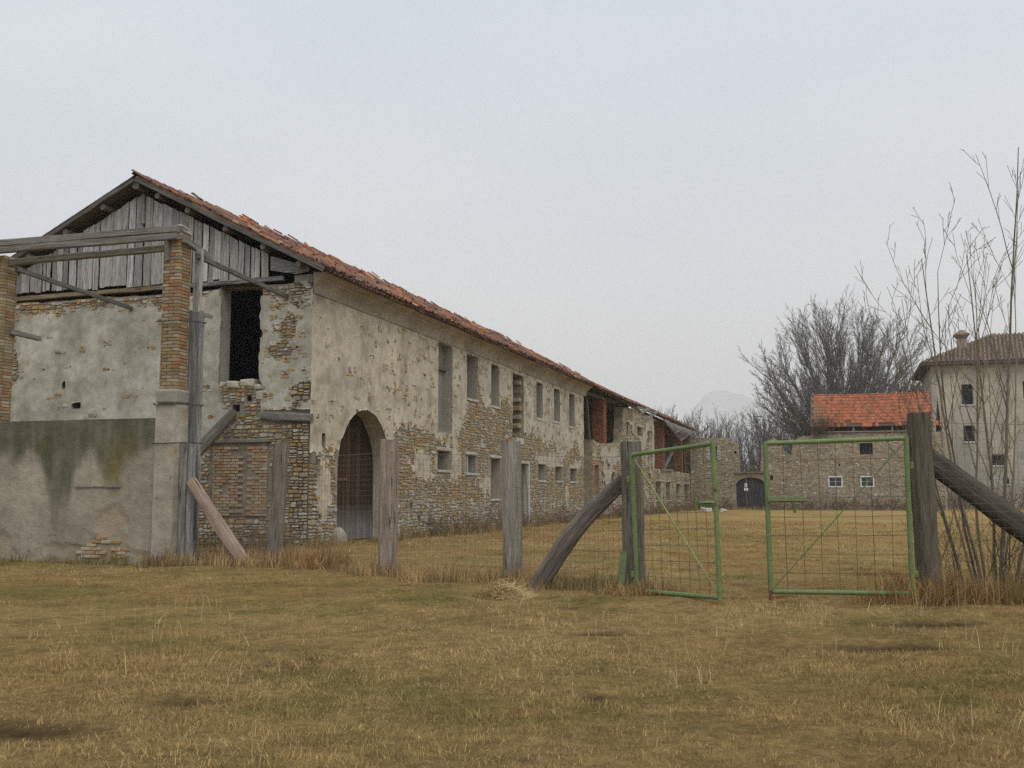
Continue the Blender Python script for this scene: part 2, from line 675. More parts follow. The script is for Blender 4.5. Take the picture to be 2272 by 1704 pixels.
STRAW = np.array((.47, .34, .145)); RUST = np.array((.30, .19, .08)); GREEN = np.array((.155, .15, .044)); PALE = np.array((.55, .425, .225))
SOIL = np.array((.07, .047, .026))
gx = axis(-15, 15, .2, -4500, 5300)
gy = axis(4, 46, .2, -150, 6900)
GX, GY = np.meshgrid(gx, gy, indexing='ij')
GZ = ground_z(GX, GY)
gr = greenf(GX, GY)[..., None]
rs = vn(GX, GY, .35, 12)[..., None]
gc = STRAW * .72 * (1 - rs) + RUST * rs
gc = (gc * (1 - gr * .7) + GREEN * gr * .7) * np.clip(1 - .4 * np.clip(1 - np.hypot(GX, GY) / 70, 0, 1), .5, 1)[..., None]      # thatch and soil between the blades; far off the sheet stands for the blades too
mm_ = mudf(GX, GY)[..., None]
gc = gc * (1 - mm_) + SOIL * mm_
nxg, nyg = len(gx), len(gy)
ii = np.arange(nxg * nyg).reshape(nxg, nyg)
gf = np.stack([ii[:-1, :-1].ravel(), ii[1:, :-1].ravel(), ii[1:, 1:].ravel(), ii[:-1, 1:].ravel()], 1)
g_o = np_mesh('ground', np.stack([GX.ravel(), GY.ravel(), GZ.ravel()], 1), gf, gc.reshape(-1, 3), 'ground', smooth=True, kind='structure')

# ================================================================== MAIN FARM BUILDING
LEN, WID = 37.4, 12.2
main = thing('farmhouse', 'long derelict two-storey stone farmhouse with grey board gable and sagging clay tile roof', 'farmhouse', (0, 0, 0), infarm=True)
PF = lambda x, z, dp: (x, dp, z)            # facade plane
PG = lambda x, z, dp: (dp, x, z)            # gable plane
ARCH = (1.87, 5.85, 2.28)
UP = [(10.45, 11.95, 4.02, 7.42), (13.8, 15.1, 5.52, 7.38), (17.05, 18.15, 5.47, 7.33), (20.35, 22.1, 4.2, 7.28), (24.5, 25.6, 5.42, 7.27),
      (28.0, 29.2, 5.48, 7.27), (31.4, 32.65, 5.41, 7.29)]
LOW = [(10.5, 11.8, 2.45, 3.2), (13.8, 15.0, 2.4, 3.15), (17.1, 18.4, 1.3, 3.12), (21.6, 23.0, 0.0, 3.0), (24.9, 26.1, 2.23, 3.05),
       (28.3, 29.7, 2.24, 3.02), (31.7, 33.1, 2.24, 2.99)]
NICHE = [(.1, .42, 2.42, 2.78), (.72, .98, 2.92, 3.36), (7.75, 7.95, 1.0, 1.2), (8.5, 8.72, .55, .75)]
FOPEN = UP + LOW


def facade_top(t):
    return 8.0 if t < 35.05 else interp([(35.05, 4.95), (37.4, 4.95)], t)


fw = MB()
wall(fw, PF, 0, 35.05, -.1, lambda t: 8.05, FOPEN + NICHE, .6, (.26, .228, .17), ARCH)
facade = fw.build('facade_wall', 'mortar', main)
gw = MB()
GOP = [(1.66, 3.12, 4.78, 7.84)]
GHOLE = [(8.66, 8.84, 4.85, 5.12), (8.05, 8.42, 4.2, 4.42), (2.35, 2.6, 3.98, 4.2), (1.95, 2.12, 4.28, 4.46)]


def gable_top(n):
    return 7.72 + .06 * nz(n * 1.3, 5.0) + (.08 if n < 3.2 else 0)


wall(gw, PG, .0, WID, -.1, gable_top, GOP + GHOLE, .6, (.225, .195, .145), step=.25)
gable = gw.build('gable_wall', 'mortar', main)
bk = MB()
box(bk, (0.6, WID - .6, -.1), (LEN, WID, 8.0), (.3, .27, .2))
box(bk, (LEN - .6, .65, -.1), (LEN, WID - .62, 8.0), (.3, .27, .2))
# cross wall above: closes the gable over the end
vs = [(LEN - .55, .7, 8.02), (LEN - .55, WID - .7, 8.02), (LEN - .55, 6, 10.9), (LEN - .1, .7, 8.02), (LEN - .1, WID - .7, 8.02), (LEN - .1, 6, 10.9)]
bk.add(vs, [(0, 1, 2), (3, 5, 4), (0, 2, 5, 3), (1, 4, 5, 2)], (.3, .27, .2))
bk.build('rear_wall', 'mortar', main)
fl = MB()
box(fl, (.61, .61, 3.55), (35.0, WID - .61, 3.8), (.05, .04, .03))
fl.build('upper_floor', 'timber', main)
m = MB()                                        # added unseen dark sheet that keeps window light out, so the loft goes black
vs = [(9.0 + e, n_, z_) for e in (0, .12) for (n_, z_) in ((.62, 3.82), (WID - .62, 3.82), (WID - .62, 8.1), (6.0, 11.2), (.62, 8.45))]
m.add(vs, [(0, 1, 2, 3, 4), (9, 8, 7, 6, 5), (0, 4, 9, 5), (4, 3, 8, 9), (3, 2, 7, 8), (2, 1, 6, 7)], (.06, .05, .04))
m.build('loft_light_blocker', 'timber', main)

# -- openings of the facade: reveals, sills, lintels
GREYP = (.33, .305, .255)
for k, (a, b, c, d) in enumerate(UP):
    m = MB()
    if k == 0:
        reveal(m, PF, a, b, c, d, .34, GREYP, back=(.235, .225, .195))
    elif k == 3:
        reveal(m, PF, a, b, c, d, .6, (.27, .235, .17))
    else:
        reveal(m, PF, a, b, c, d, .6, GREYP, splay=.0)
    w = m.build('window', 'plaster', main)
    if k == 0:
        l = MB(); box(l, (a - .02, .20, 6.42), (b + .02, .338, 6.52), (.13, .12, .10), .004, .01); l.build('transom', 'timber', w)
    if k not in (0, 3):
        s = MB(); box(s, (a - .1, -.07, c - .1), (b + .12, .3, c + .004), (.47, .45, .40), .008, .012); s.build('sill', 'soft', w)
    if k == 3:                                # broken jamb stones of the ragged opening
        for q in range(7):
            s = MB()
            zz = c + .1 + q * .43
            box(s, (b - U(.02, .30), .05 + U(0, .05), zz), (b + .05, .5, zz + U(.2, .36)), var(STONE_COLS[q % 5]), .02, .03)
            s.build('jamb_stone', 'stone', w)
        s = MB(); box(s, (a + .7, -.02, c - .28), (b + .12, .35, c + .03), (.48, .46, .42), .01, .02); s.build('sill', 'soft', w)
for k, (a, b, c, d) in enumerate(LOW):
    m = MB()
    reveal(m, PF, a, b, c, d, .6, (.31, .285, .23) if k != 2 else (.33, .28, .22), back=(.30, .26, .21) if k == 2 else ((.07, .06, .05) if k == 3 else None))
    w = m.build('doorway' if k == 3 else 'window', 'plaster', main)
    l = MB(); box(l, (a - .16, -.05, d), (b + .16, .22, d + .13), (.43, .40, .33), .01, .015); l.build('lintel', 'soft', w)
    if k == 3:
        for (xa, xb) in ((a - .17, a), (b, b + .17)):
            l = MB(); box(l, (xa, -.055, -.05), (xb, .2, d - .002), (.52, .51, .48), .006, .012); l.build('jamb', 'soft', w)
        l = MB()
        beam(l, (b - .5, .3, .02), (b - .5, .3, 2.9), .9, .05, (.13, .12, .11), hint=(0, 1, 0)); l.build('door_leaf', 'timber', w)
    else:
        s = MB(); box(s, (a - .1, -.06, c - .1), (b + .1, .3, c + .003), (.44, .42, .36), .008, .012); s.build('sill', 'soft', w)
    if k == 1:
        l = MB(); box(l, (a + .28, .06, c + .01), (a + .4, .17, d - .01), (.40, .39, .36), .004, .01); l.build('mullion', 'soft', w)
for (a, b, c, d) in NICHE:
    m = MB(); reveal(m, PF, a, b, c, d, .3, (.26, .22, .16), back=(.2, .17, .13)); m.build('putlog_hole', 'mortar', main)
m = MB(); reveal(m, PG, *GOP[0], .6, (.36, .34, .29)); m.build('loft_opening', 'plaster', main)
for h in GHOLE:
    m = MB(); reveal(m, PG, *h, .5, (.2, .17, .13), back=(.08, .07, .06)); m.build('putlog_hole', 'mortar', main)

# -- arched door
cxa, ra = (ARCH[0] + ARCH[1]) / 2, (ARCH[1] - ARCH[0]) / 2
m = MB()
prof = [(ARCH[0], -.05)] + [(ARCH[0], 1.2)] + [(cxa - math.cos(math.pi * i / 24) * ra, ARCH[2] + math.sin(math.pi * i / 24) * ra) for i in range(25)] + [(ARCH[1], 1.2), (ARCH[1], -.05)]
for (p, q) in zip(prof, prof[1:]):
    for s in range(3):
        quad(m, PF(*p, .2 * s), PF(*q, .2 * s), PF(*q, .2 * s + .2), PF(*p, .2 * s + .2), (.40, .36, .285))
m.build('arch_reveal', 'plaster', main)
door = MB()
box(door, (ARCH[0] - .05, .665, -.02), (ARCH[1] + .05, .70, 4.36), (.035, .025, .018))
door = door.build('arched_door', 'door', main)
npl = 15
pw = (ARCH[1] - ARCH[0]) / npl
for i in range(npl):
    a = ARCH[0] + i * pw + .006; b = a + pw - .012
    m = MB()
    top = lambda x: ARCH[2] + math.sqrt(max(0.0, ra * ra - (x - cxa) ** 2)) + .0
    dpth = .6 + U(0, .018)
    base = random.choice([(.045, .024, .011), (.03, .018, .010), (.06, .031, .013), (.022, .015, .009)])
    vs, cs, gs = [], [], []
    zs = [.02, .35, .75, 1.2, 2.2]
    off = U(0, 40)
    for f in (a, b):
        for dd in (dpth, dpth + .05):
            for z in zs + [top(f) if top(f) > 2.25 else 2.3]:
                vs.append((f, dd, z))
                k = 1 - smooth(.25, 1.15, z + U(-.12, .12))       # the foot of the door is bleached by rain splash
                cs.append(lerp(base, (.19, .18, .165), k * .9)); gs.append((f + off, dd, z + off))
    n = 6
    fs = []
    for r in range(n - 1):
        fs += [(r, r + 1, 2 * n + r + 1, 2 * n + r), (r, n + r, n + r + 1, r + 1), (2 * n + r, 2 * n + r + 1, 3 * n + r + 1, 3 * n + r)]
    fs += [(n - 1, 2 * n - 1, 4 * n - 1, 3 * n - 1)]
    m.add(vs, fs, cs, gs)
    m.build('plank', 'door', door)
m = MB(); box(m, (ARCH[0] + .02, .575, 1.95), (ARCH[0] + 1.9, .598, 2.03), (.12, .07, .045), .004); m.build('hinge_strap', 'iron', door)
for xg in (ARCH[0] - .12, ARCH[1] + .1):     # wheel-guard stones
    m = MB()
    vs, fs = [], []
    for i in range(7):
        zf = i / 6
        rr = .3 * math.sqrt(max(0.02, 1 - (zf * .98) ** 2.2)) * (1 if i else 1.02)
        for j in range(12):
            an = 2 * math.pi * j / 12
            vs.append((xg + rr * math.cos(an) * (1 + U(-.04, .04)), -.12 + rr * math.sin(an), -.1 + zf * .6 + U(-.012, .012)))
    for i in range(6):
        for j in range(12):
            fs.append((i * 12 + j, i * 12 + (j + 1) % 12, i * 12 + 12 + (j + 1) % 12, i * 12 + 12 + j))
    fs.append(tuple(range(72, 84)))
    m.add(vs, fs, (.31, .285, .23)); m.build('guard_stone', 'soft', main, smooth=True)

# -- render coat of the facade
ZB = [(0, 2.9), (1.0, 3.0), (1.87, 2.6), (4, 3.8), (5.9, 3.2), (7, 3.9), (9, 3.6), (10.2, 3.3), (12.4, 3.35), (13.2, 4.4), (14.2, 5.3), (16, 5.75), (17.5, 5.1), (19.2, 5.45),
      (20.5, 5.2), (22.5, 4.7), (24, 4.6), (26.5, 4.0), (29, 3.7), (35, 3.6)]
TOOTH = [(a - .05, b + .05, c - .10, d + .02) for (a, b, c, d) in UP] + [(a - .17, b + .17, c - .1, d + .13) for (a, b, c, d) in LOW] + NICHE


def arch_sdf(t, z):
    if z > ARCH[2]:
        return math.hypot(t - cxa, z - ARCH[2]) - ra
    return max(abs(t - cxa) - ra, -9)


def fac_field(t, z):
    big = nz(t * .45, z * .5, 3.1, 4)
    fine = nz(t * 2.6, z * 2.9, 9.3, 4)
    f = (z - interp(ZB, t)) * .55 + .5 * big + .22 * fine
    if t > 12.5:
        f -= .62 * max(0, nz(t * .8, z * .42, 20.5, 3) + .05) * (1 if z < 6.9 else .3)
    # small losses
    h = nz(t * 3.3, z * 3.6, 40.0, 3)
    f = min(f, (.5 - h) * 1.4) if t > 5.5 else min(f, (.66 - h) * 1.4)
    # remains of render low down
    for (x, y, rx, ry, s) in ((.95, 1.7, .55, 1.0, .6), (8.8, 2.6, 1.6, .7, .35), (12.4, 2.9, .8, 1.1, .5), (16.2, 2.0, .9, .8, .3), (20, 3.2, 1.0, .7, .4), (27, 3.3, 3.2, .5, .6), (33, 3.2, 2, .5, .5), (30.8, 1.4, .5, .7, .4)):
        f = max(f, s * (1 - ((t - x) / rx) ** 2 - ((z - y) / ry) ** 2) + .35 * fine + .2 * big - .12)
    wob = .035 * nz(t * 5, z * 5, 2.0, 2)
    for r in TOOTH:
        if r[0] - .6 < t < r[1] + .6 and r[2] - .6 < z < r[3] + .6:
            f = min(f, box_sdf(t, z, r) + wob * .6 + .015)
    if t < 7:
        f = min(f, arch_sdf(t, z) + .012 + wob * .3)
    return f


def fac_col(t, z):
    a = nz(t * .5, z * .35, 70, 4)
    warm = (.52, .455, .35); cool = (.44, .405, .335); dirty = (.35, .31, .24)
    c = lerp(warm, cool, smooth(8, 14, t + a * 3) * .75)
    st = nz(t * .9, z * .4, 90, 4)
    c = lerp(c, dirty, max(0, min(.75, st * 1.2 + (smooth(6.5, 7.5, z) * .25))))
    k = 1 + .16 * nz(t * 4, z * 4, 33, 3) + .12 * a
    b = nz(t * 1.5, z * 1.7, 37, 4)
    c = lerp(c, (.30, .255, .18), max(0, min(.55, b * 1.1 - .08)))
    c = lerp(c, (.53, .49, .41), max(0, min(.5, -b * .9 - .1)))
    return (c[0] * k, c[1] * k, c[2] * k)


m = MB()
plaster_sheet(m, PF, fac_field, -.034, 35.0, .1, 7.47, .075, lambda t, z: .03 + .014 * nz(t * .9, z * .9, 8, 3) + .006 * nz(t * 5, z * 5, 1, 2), fac_col)
m.build('facade_render', 'plaster', main, smooth=True)


def gab_field(n, z):
    big = nz(n * .5, z * .55, 53.1, 4)
    fine = nz(n * 2.8, z * 3.1, 59.3, 4)
    zb = interp([(0, 3.9), (.8, 3.95), (1.8, 3.9), (2.6, 3.6), (3.2, 3.1), (4, 1.0), (12.2, .9)], n)
    f = (z - zb) * .7 + .42 * big + .2 * fine
    top = interp([(0, 7.75), (1.6, 7.75), (3.2, 7.8), (4, 7.55), (5.2, 7.5), (8, 7.42), (12, 7.3)], n)
    f = min(f, (top - z) * 1.2 + .25 * fine)
    h = nz(n * 3.0, z * 3.4, 47.0, 3)
    f = min(f, ((.42 if n < 2.6 else .62) - h) * 1.2)
    for (x, y, rx, ry) in ((2.3, 4.55, .75, .4), (.25, 4.55, .5, .28), (1.0, 5.75, .4, .3), (.9, 7.65, .9, .22), (.75, 6.5, .25, .35), (11.0, 6.9, .2, .8), (2.1, 4.2, .45, .5), (10.8, 5.6, .3, .6)):
        f = min(f, -.45 * (1 - ((n - x) / rx) ** 2 - ((z - y) / ry) ** 2) + .35 * fine + .03)
    for r in GOP + GHOLE + [(-.15, 1.55, 3.6, 4.02)]:
        if r[0] - .5 < n < r[1] + .5 and r[2] - .5 < z < r[3] + .5:
            f = min(f, box_sdf(n, z, r) + .05 * nz(n * 4, z * 4, 3, 2) + (.05 if r is GOP[0] else .02))
    return f


def gab_col(n, z):
    a = nz(n * .5, z * .4, 170, 4)
    c = lerp((.455, .435, .36), (.365, .345, .28), max(0, min(1, .4 + a)))
    st = nz(n * 1.3, z * .2, 190, 4)
    c = lerp(c, (.27, .255, .21), max(0, min(.6, st)))
    k = 1 + .17 * nz(n * 4, z * 4, 133, 3)
    b = nz(n * 1.5, z * 1.7, 137, 4)
    c = lerp(c, (.27, .24, .18), max(0, min(.5, b * 1.0 - .08)))
    c = lerp(c, (.50, .48, .42), max(0, min(.5, -b * .9 - .1)))
    return (c[0] * k, c[1] * k, c[2] * k)


m = MB()
plaster_sheet(m, PG, gab_field, -.031, WID, .4, 7.95, .07, lambda n, z: .03 + .014 * nz(n * 1.1, z * 1.1, 88, 3) + .008 * nz(n * 5, z * 5, 81, 2), gab_col)
m.build('gable_render', 'plaster', main, smooth=True)

# -- rubble stones: the 300 that show largest are pieces, the rest one part
cells = []
BRICKPIER = (1.36, 3.2, .85, 3.05)
for c in rubble_cells(0.0, 35.0, -.08, 8.0, .46, .17):
    cx, cz = (c[0] + c[1]) / 2, (c[2] + c[3]) / 2
    if any(box_sdf(cx, cz, (r[0] - .04, r[1] + .04, r[2] - .04, r[3] + .04)) < .03 for r in TOOTH) or arch_sdf(cx, cz) < .12 or any(
            c[1] > r[0] and c[0] < r[1] and c[3] > r[2] and c[2] < r[3] for r in TOOTH):
        continue
    if cz > 7.4 or min(fac_field(x, z) for x in (c[0], cx, c[1]) for z in (c[2], cz, c[3])) > .02:
        continue
    cells.append(('f', c, fac_field(cx, cz)))
for c in rubble_cells(0.02, WID, -.08, 7.85, .40, .15):
    cx, cz = (c[0] + c[1]) / 2, (c[2] + c[3]) / 2
    if any(c[1] > r[0] - .02 and c[0] < r[1] + .02 and c[3] > r[2] and c[2] < r[3] for r in GOP + GHOLE + [BRICKPIER, (-.2, 1.55, 3.6, 3.98)]):
        continue
    if cx > 4.2 and cz < 2.8:
        continue
    if min(gab_field(x, z) for x in (c[0], cx, c[1]) for z in (c[2], cz, c[3])) > .02 or c[3] > gable_top(cx) + .02:
        continue
    cells.append(('g', c, gab_field(cx, cz)))


def px_size(w, c):
    p = farm((c[0] + c[1]) / 2 if w == 'f' else 0, 0 if w == 'f' else (c[0] + c[1]) / 2, (c[2] + c[3]) / 2)
    d = (p - CAM).length
    return (c[1] - c[0]) * (c[3] - c[2]) * (.30 if w == 'f' else .95) / d ** 2


cells.sort(key=lambda e: -px_size(e[0], e[1]) * (1 if e[2] < -.05 else .3))
rest = {'f': MB(), 'g': MB()}
nst = 0
for (w, c, fv) in cells:
    P = PF if w == 'f' else PG
    cx, cz = (c[0] + c[1]) / 2, (c[2] + c[3]) / 2
    hue = nz(cx * .35, cz * .5, 300 if w == 'f' else 320, 2)
    col = random.choice(STONE_COLS)
    if random.random() < .22 + hue * .5:
        col = random.choice([(.37, .25, .11), (.33, .215, .095), (.40, .29, .14)])
    if cz < 1.2 and random.random() < .45:
        col = random.choice([(.46, .43, .37), (.42, .38, .31)])
    col = var(col, .16)
    proud = U(.022, .05) if w == 'f' else U(.025, .06)
    if nst < 300:
        m = MB()
        if stone_piece(m, P, c, proud, col):
            m.build('stone', 'stone', facade if w == 'f' else gable); nst += 1
    else:
        stone_piece(rest[w], P, c, proud, col)
rest['f'].build('rubble_stones', 'stone', facade, kind='stuff')
rest['g'].build('rubble_stones', 'stone', gable, kind='stuff')
# corner quoins and loose cap stones of the loft sill
for q, (n0, n1, z0, h) in enumerate(((1.62, 1.85, 4.62, .16), (1.9, 2.35, 4.72, .24), (2.4, 2.78, 4.70, .2), (2.85, 3.05, 4.74, .15), (1.55, 1.8, 4.30, .3))):
    m = MB(); box(m, (-.06 - U(0, .04), n0, z0), (.42, n1, z0 + h), var((.42, .39, .31)), .02, .04); m.build('sill_stone', 'stone', main)

# -- blocked opening with brick pier in the gable
bp = MB()
box(bp, (-.03, BRICKPIER[0], BRICKPIER[2]), (.02, BRICKPIER[1], BRICKPIER[3]), (.25, .21, .16))
pier = bp.build('blocked_doorway', 'mortar', main)
BR = [(.36, .24, .12), (.34, .21, .10), (.38, .27, .15), (.37, .19, .10), (.40, .31, .19), (.30, .20, .12)]
for i in range(24):
    z0 = BRICKPIER[2] + .01 + i * .09
    if i == 23:
        continue
    x = BRICKPIER[0] + (.0 if i % 2 else -.1)
    while x < BRICKPIER[1] - .04:
        x1 = min(x + .25, BRICKPIER[1]); xa = max(x, BRICKPIER[0])
        recess = 2.0 < (xa + x1) / 2 < 2.18
        if x1 - xa > .07 and not recess and not (nz(xa * 2, z0 * 2, 5) > .45):
            m = MB(); pr = .07 if (xa + x1) / 2 > 2.18 else .05
            box(m, (-pr - U(0, .015), xa + .006, z0), (0, x1 - .006, z0 + .075), var(lerp(random.choice(BR), (.36, .33, .27), U(0, .6))), .004, .008)
            m.build('brick', 'brick', pier)
        x += .262
m = MB(); beam(m, (-.06, BRICKPIER[0] - .1, 3.10), (-.06, BRICKPIER[1] + .1, 3.08), .12, .1, (.2, .18, .15)); m.build('lintel_slab', 'soft', main)
m = MB()
beam(m, (-.01, -.07, 3.72), (-.03, 1.58, 3.84), .26, .26, (.185, .17, .15), segs=9, jit=.022, cham=.2)
m.build('corner_lintel', 'timber', main)

# -- gable boarding, tie beam, barge boards, purlin ends
RZ = lambda n: 8.1 + .5 * (n + .6) if n <= 6 else 11.4 - .5 * (n - 6)
GREYW = [(.36, .35, .335), (.30, .293, .28), (.40, .39, .375), (.255, .25, .24), (.33, .315, .29), (.45, .44, .42)]
x = .95
k = 0
while x < 12.3:
    w = U(.16, .33)
    if 4.5 < x < 6.4:
        w = U(.24, .36)
    b = min(x + w, 12.4)
    zb = 8.02 + U(-.06, .04) + (.0 if x < 5 else .02)
    if x < 1.35:
        x = b; continue
    za, zc = RZ(x) - .40 + U(-.05, .02), RZ(b) - .40 + U(-.05, .02)
    if max(za, zc) - zb > .12:
        m = MB()
        yw = -.085 - (k % 2) * .016 - U(0, .012)
        g = .006 if random.random() < .7 else .028
        lean = U(-.03, .03)
        vs, gs, cs = [], [], []
        off = U(0, 60)
        col = var(random.choice(GREYW), .12)
        for (u, ztop) in ((x + g, za), (b - g, zc)):
            for dd in (yw, yw + .028):
                for s in range(5):
                    f = s / 4
                    z = zb + (ztop - zb) * f + (U(-.012, .012) if s == 0 else 0)
                    un = u + lean * (1 - f) + U(-.008, .008)
                    vs.append((dd, un, z)); gs.append((un + off, dd, z + off)); cs.append(col)
        fs = []
        for s in range(4):
            fs += [(s, s + 1, 11 + s, 10 + s), (5 + s, 15 + s, 16 + s, 6 + s), (s, 5 + s, 6 + s, s + 1), (10 + s, 11 + s, 16 + s, 15 + s)]
        fs += [(0, 10, 15, 5), (4, 9, 19, 14)]
        m.add(vs, fs, cs, gs)
        m.build('plank', 'timber', main)
    k += 1
    x = b
m = MB()
vs = [(-.11, .06, 8.12), (-.11, .5, 8.06), (-.11, 1.36, 8.22), (-.11, 1.36, 8.66), (-.11, .6, 8.42), (-.11, .06, 8.24)]
vs2 = [(-.075, b, c) for a, b, c in vs]
m.add(vs + vs2, [(0, 1, 2, 3, 4, 5), (11, 10, 9, 8, 7, 6)] + [(i, 6 + i, 6 + (i + 1) % 6, (i + 1) % 6) for i in range(6)], (.25, .245, .24),
      [(z, x_, y) for x_, y, z in vs + vs2])
m.build('plank', 'timber', main)
m = MB(); beam(m, (.02, 5.3, 7.94), (.02, 11.9, 7.84), .16, .14, (.24, .19, .12), segs=8, jit=.012); m.build('tie_beam', 'timber', main)
m = MB(); beam(m, (-.03, .95, 7.97), (-.01, 5.4, 7.93), .12, .14, (.21, .205, .195), segs=8, jit=.008); m.build('tie_beam', 'timber', main)
for s in (0, 1):
    m = MB()
    a = (-.5, -.62, RZ(-.62) - .06); b = (-.5, 6.0, RZ(6) - .06)
    if s:
        a = (-.5, 12.6, RZ(12.6) - .06); b = (-.5, 6.05, RZ(6.05) - .06)
    beam(m, a, b, .05, .12, (.125, .118, .105), segs=12, jit=.012)
    m.build('barge_board', 'timber', main)
for n in (.25, 1.45, 2.75, 4.1, 5.2, 6.0, 7.2, 8.6, 10.0, 11.4):
    m = MB()
    r = .095 if n != 6.0 else .13
    z = RZ(n) - .24
    tube(m, [(-.44, n, z), (1.2, n, z)], [r, r], 9, (.17, .15, .125), cap=True, jit=.06)
    m.build('purlin', 'timber', main)
# king post strip and broken ridge board
m = MB(); beam(m, (-.09, 5.92, 10.0), (-.09, 5.95, 10.95), .13, .12, (.22, .215, .2)); m.build('ridge_post', 'timber', main)

# -- cove cornice under the eave, gutter
m = MB()
prof = [(-.036, 7.47), (-.075, 7.475), (-.075, 7.52), (-.05, 7.54), (-.06, 7.62), (-.10, 7.72), (-.17, 7.82), (-.27, 7.90), (-.27, 7.94), (-.34, 7.96), (-.42, 8.0), (-.48, 8.04), (-.48, 8.09), (.0, 8.12)]
nseg = 150
vs, cs, fs = [], [], []
for i in range(nseg + 1):
    t = .02 + (35.6 - .02) * i / nseg
    for (pn, pz) in prof:
        brk = max(0, nz(t * .7, pz * 2, 400, 3) - .38) * .12
        vs.append((t, pn + brk + .006 * nz(t * 3, pz * 4, 7), pz + .012 * nz(t * .25, 0, 5)))
        c = lerp((.395, .35, .275), (.25, .225, .18), max(0, min(1, .35 + .9 * nz(t * .6, pz * 1.2, 210, 4))))
        cs.append(c)
k = len(prof)
for i in range(nseg):
    for j in range(k - 1):
        fs.append((i * k + j, i * k + j + 1, (i + 1) * k + j + 1, (i + 1) * k + j))
fs.append(tuple(range(k))); fs.append(tuple(range(nseg * k, nseg * k + k)))
m.add(vs, fs, cs)
m.build('cornice', 'plaster', main)
m = MB()
pts = [(.9 + i * .9, -.62 + .012 * nz(i * .6, 0), 8.10 + .015 * nz(i * .5, 3)) for i in range(40)]
tube(m, pts, .028, 6, (.10, .095, .09)); m.build('gutter_rod', 'iron', main)
for q in range(14):
    t = U(1, 34)
    m = MB(); beam(m, (t, -.60, 8.06), (t + U(.4, 1.3), -.61, 8.06), .05, .03, (.36, .345, .31)); m.build('eave_lath', 'timber', main)
# -- stray ironwork and hanging wires on the facade
for (t, z) in ((3.3, 6.95), (4.1, 6.1), (6.9, 4.9), (1.2, 3.9), (23.2, 6.95), (26.6, 7.0)):
    m = MB(); tube(m, [(t, 0, z), (t, -.14, z), (t + .02, -.15, z - .12)], .014, 5, (.05, .045, .04)); m.build('iron_hook', 'iron', main)
for (t, z0, z1) in ((3.4, 6.1, 4.9), (6.1, 5.1, 3.9), (24.1, 7.0, 5.8), (26.9, 7.1, 5.2)):
    m = MB(); tube(m, [(t + U(-.06, .06), -.055, z0 + (z1 - z0) * i / 6) for i in range(7)], .0045, 4, (.06, .055, .05)); m.build('hanging_wire', 'iron', main)

# -- roof: deck, rafters and clay tiles
T0, T1 = -.5, 37.3


def deck_z(t, n):
    sag = .07 * nz(t * .18, n * .2, 610, 2) * smooth(0, 3, t)
    return RZ(n) + sag + .2 * smooth(0, 11, t) * max(0, 1 - abs(n - 6) / 6.6)


m = MB()
for side in (0, 1):
    ns = [-.58 + 6.58 * i / 6 for i in range(7)] if not side else [6 + 6.6 * i / 6 for i in range(7)]
    ts = [T0 + .03 + (T1 - T0 - .06) * i / 60 for i in range(61)]
    vs = [(t, n, deck_z(t, n) - .03) for t in ts for n in ns] + [(t, n, deck_z(t, n) - .07) for t in ts for n in ns]
    h = len(ts) * 7
    fs = []
    for i in range(60):
        for j in range(6):
            q = (i * 7 + j, i * 7 + j + 1, i * 7 + j + 8, i * 7 + j + 7)
            fs += [q, tuple(h + a for a in q[::-1])]
    for i in range(60):
        for j in (0, 6):
            fs.append((i * 7 + j, (i + 1) * 7 + j, h + (i + 1) * 7 + j, h + i * 7 + j))
    for j in range(6):
        for i in (0, 60):
            fs.append((i * 7 + j, i * 7 + j + 1, h + i * 7 + j + 1, h + i * 7 + j))
    m.add(vs, fs, (.15, .12, .09))
roof = m.build('roof', 'timber', main)


TILE_C = [(.30, .105, .05), (.235, .085, .048), (.36, .14, .065), (.19, .08, .052), (.27, .12, .068), (.14, .07, .05), (.37, .19, .11), (.12, .075, .06), (.25, .165, .115)]


def tile_geo(mb, base, X, Yv, N, ln, r0, r1, col, up=True, segs=5):
    """half-round tile: base centre of the lower end, X across, Yv up the slope, N normal"""
    vs, fs = [], []
    th = .016
    for (f, r) in ((0, r0), (.5, (r0 + r1) / 2), (1, r1)):
        for rr in (r, r - th):
            for j in range(segs + 1):
                an = math.pi * (.06 + .88 * j / segs)
                s = 1 if up else -1
                vs.append(base + Yv * (ln * f) + X * (rr * math.cos(an)) + N * (s * rr * math.sin(an) * .85))
    k = segs + 1
    for a in range(2):
        for j in range(segs):
            o = a * 2 * k
            fs.append((o + j, o + j + 1, o + 2 * k + j + 1, o + 2 * k + j))
            fs.append((o + k + j, o + 3 * k + j, o + 3 * k + j + 1, o + k + j + 1))
    for j in range(segs):
        fs.append((j, k + j, k + j + 1, j + 1))
        fs.append((4 * k + j, 4 * k + j + 1, 5 * k + j + 1, 5 * k + j))
    mb.add(vs, fs, col)


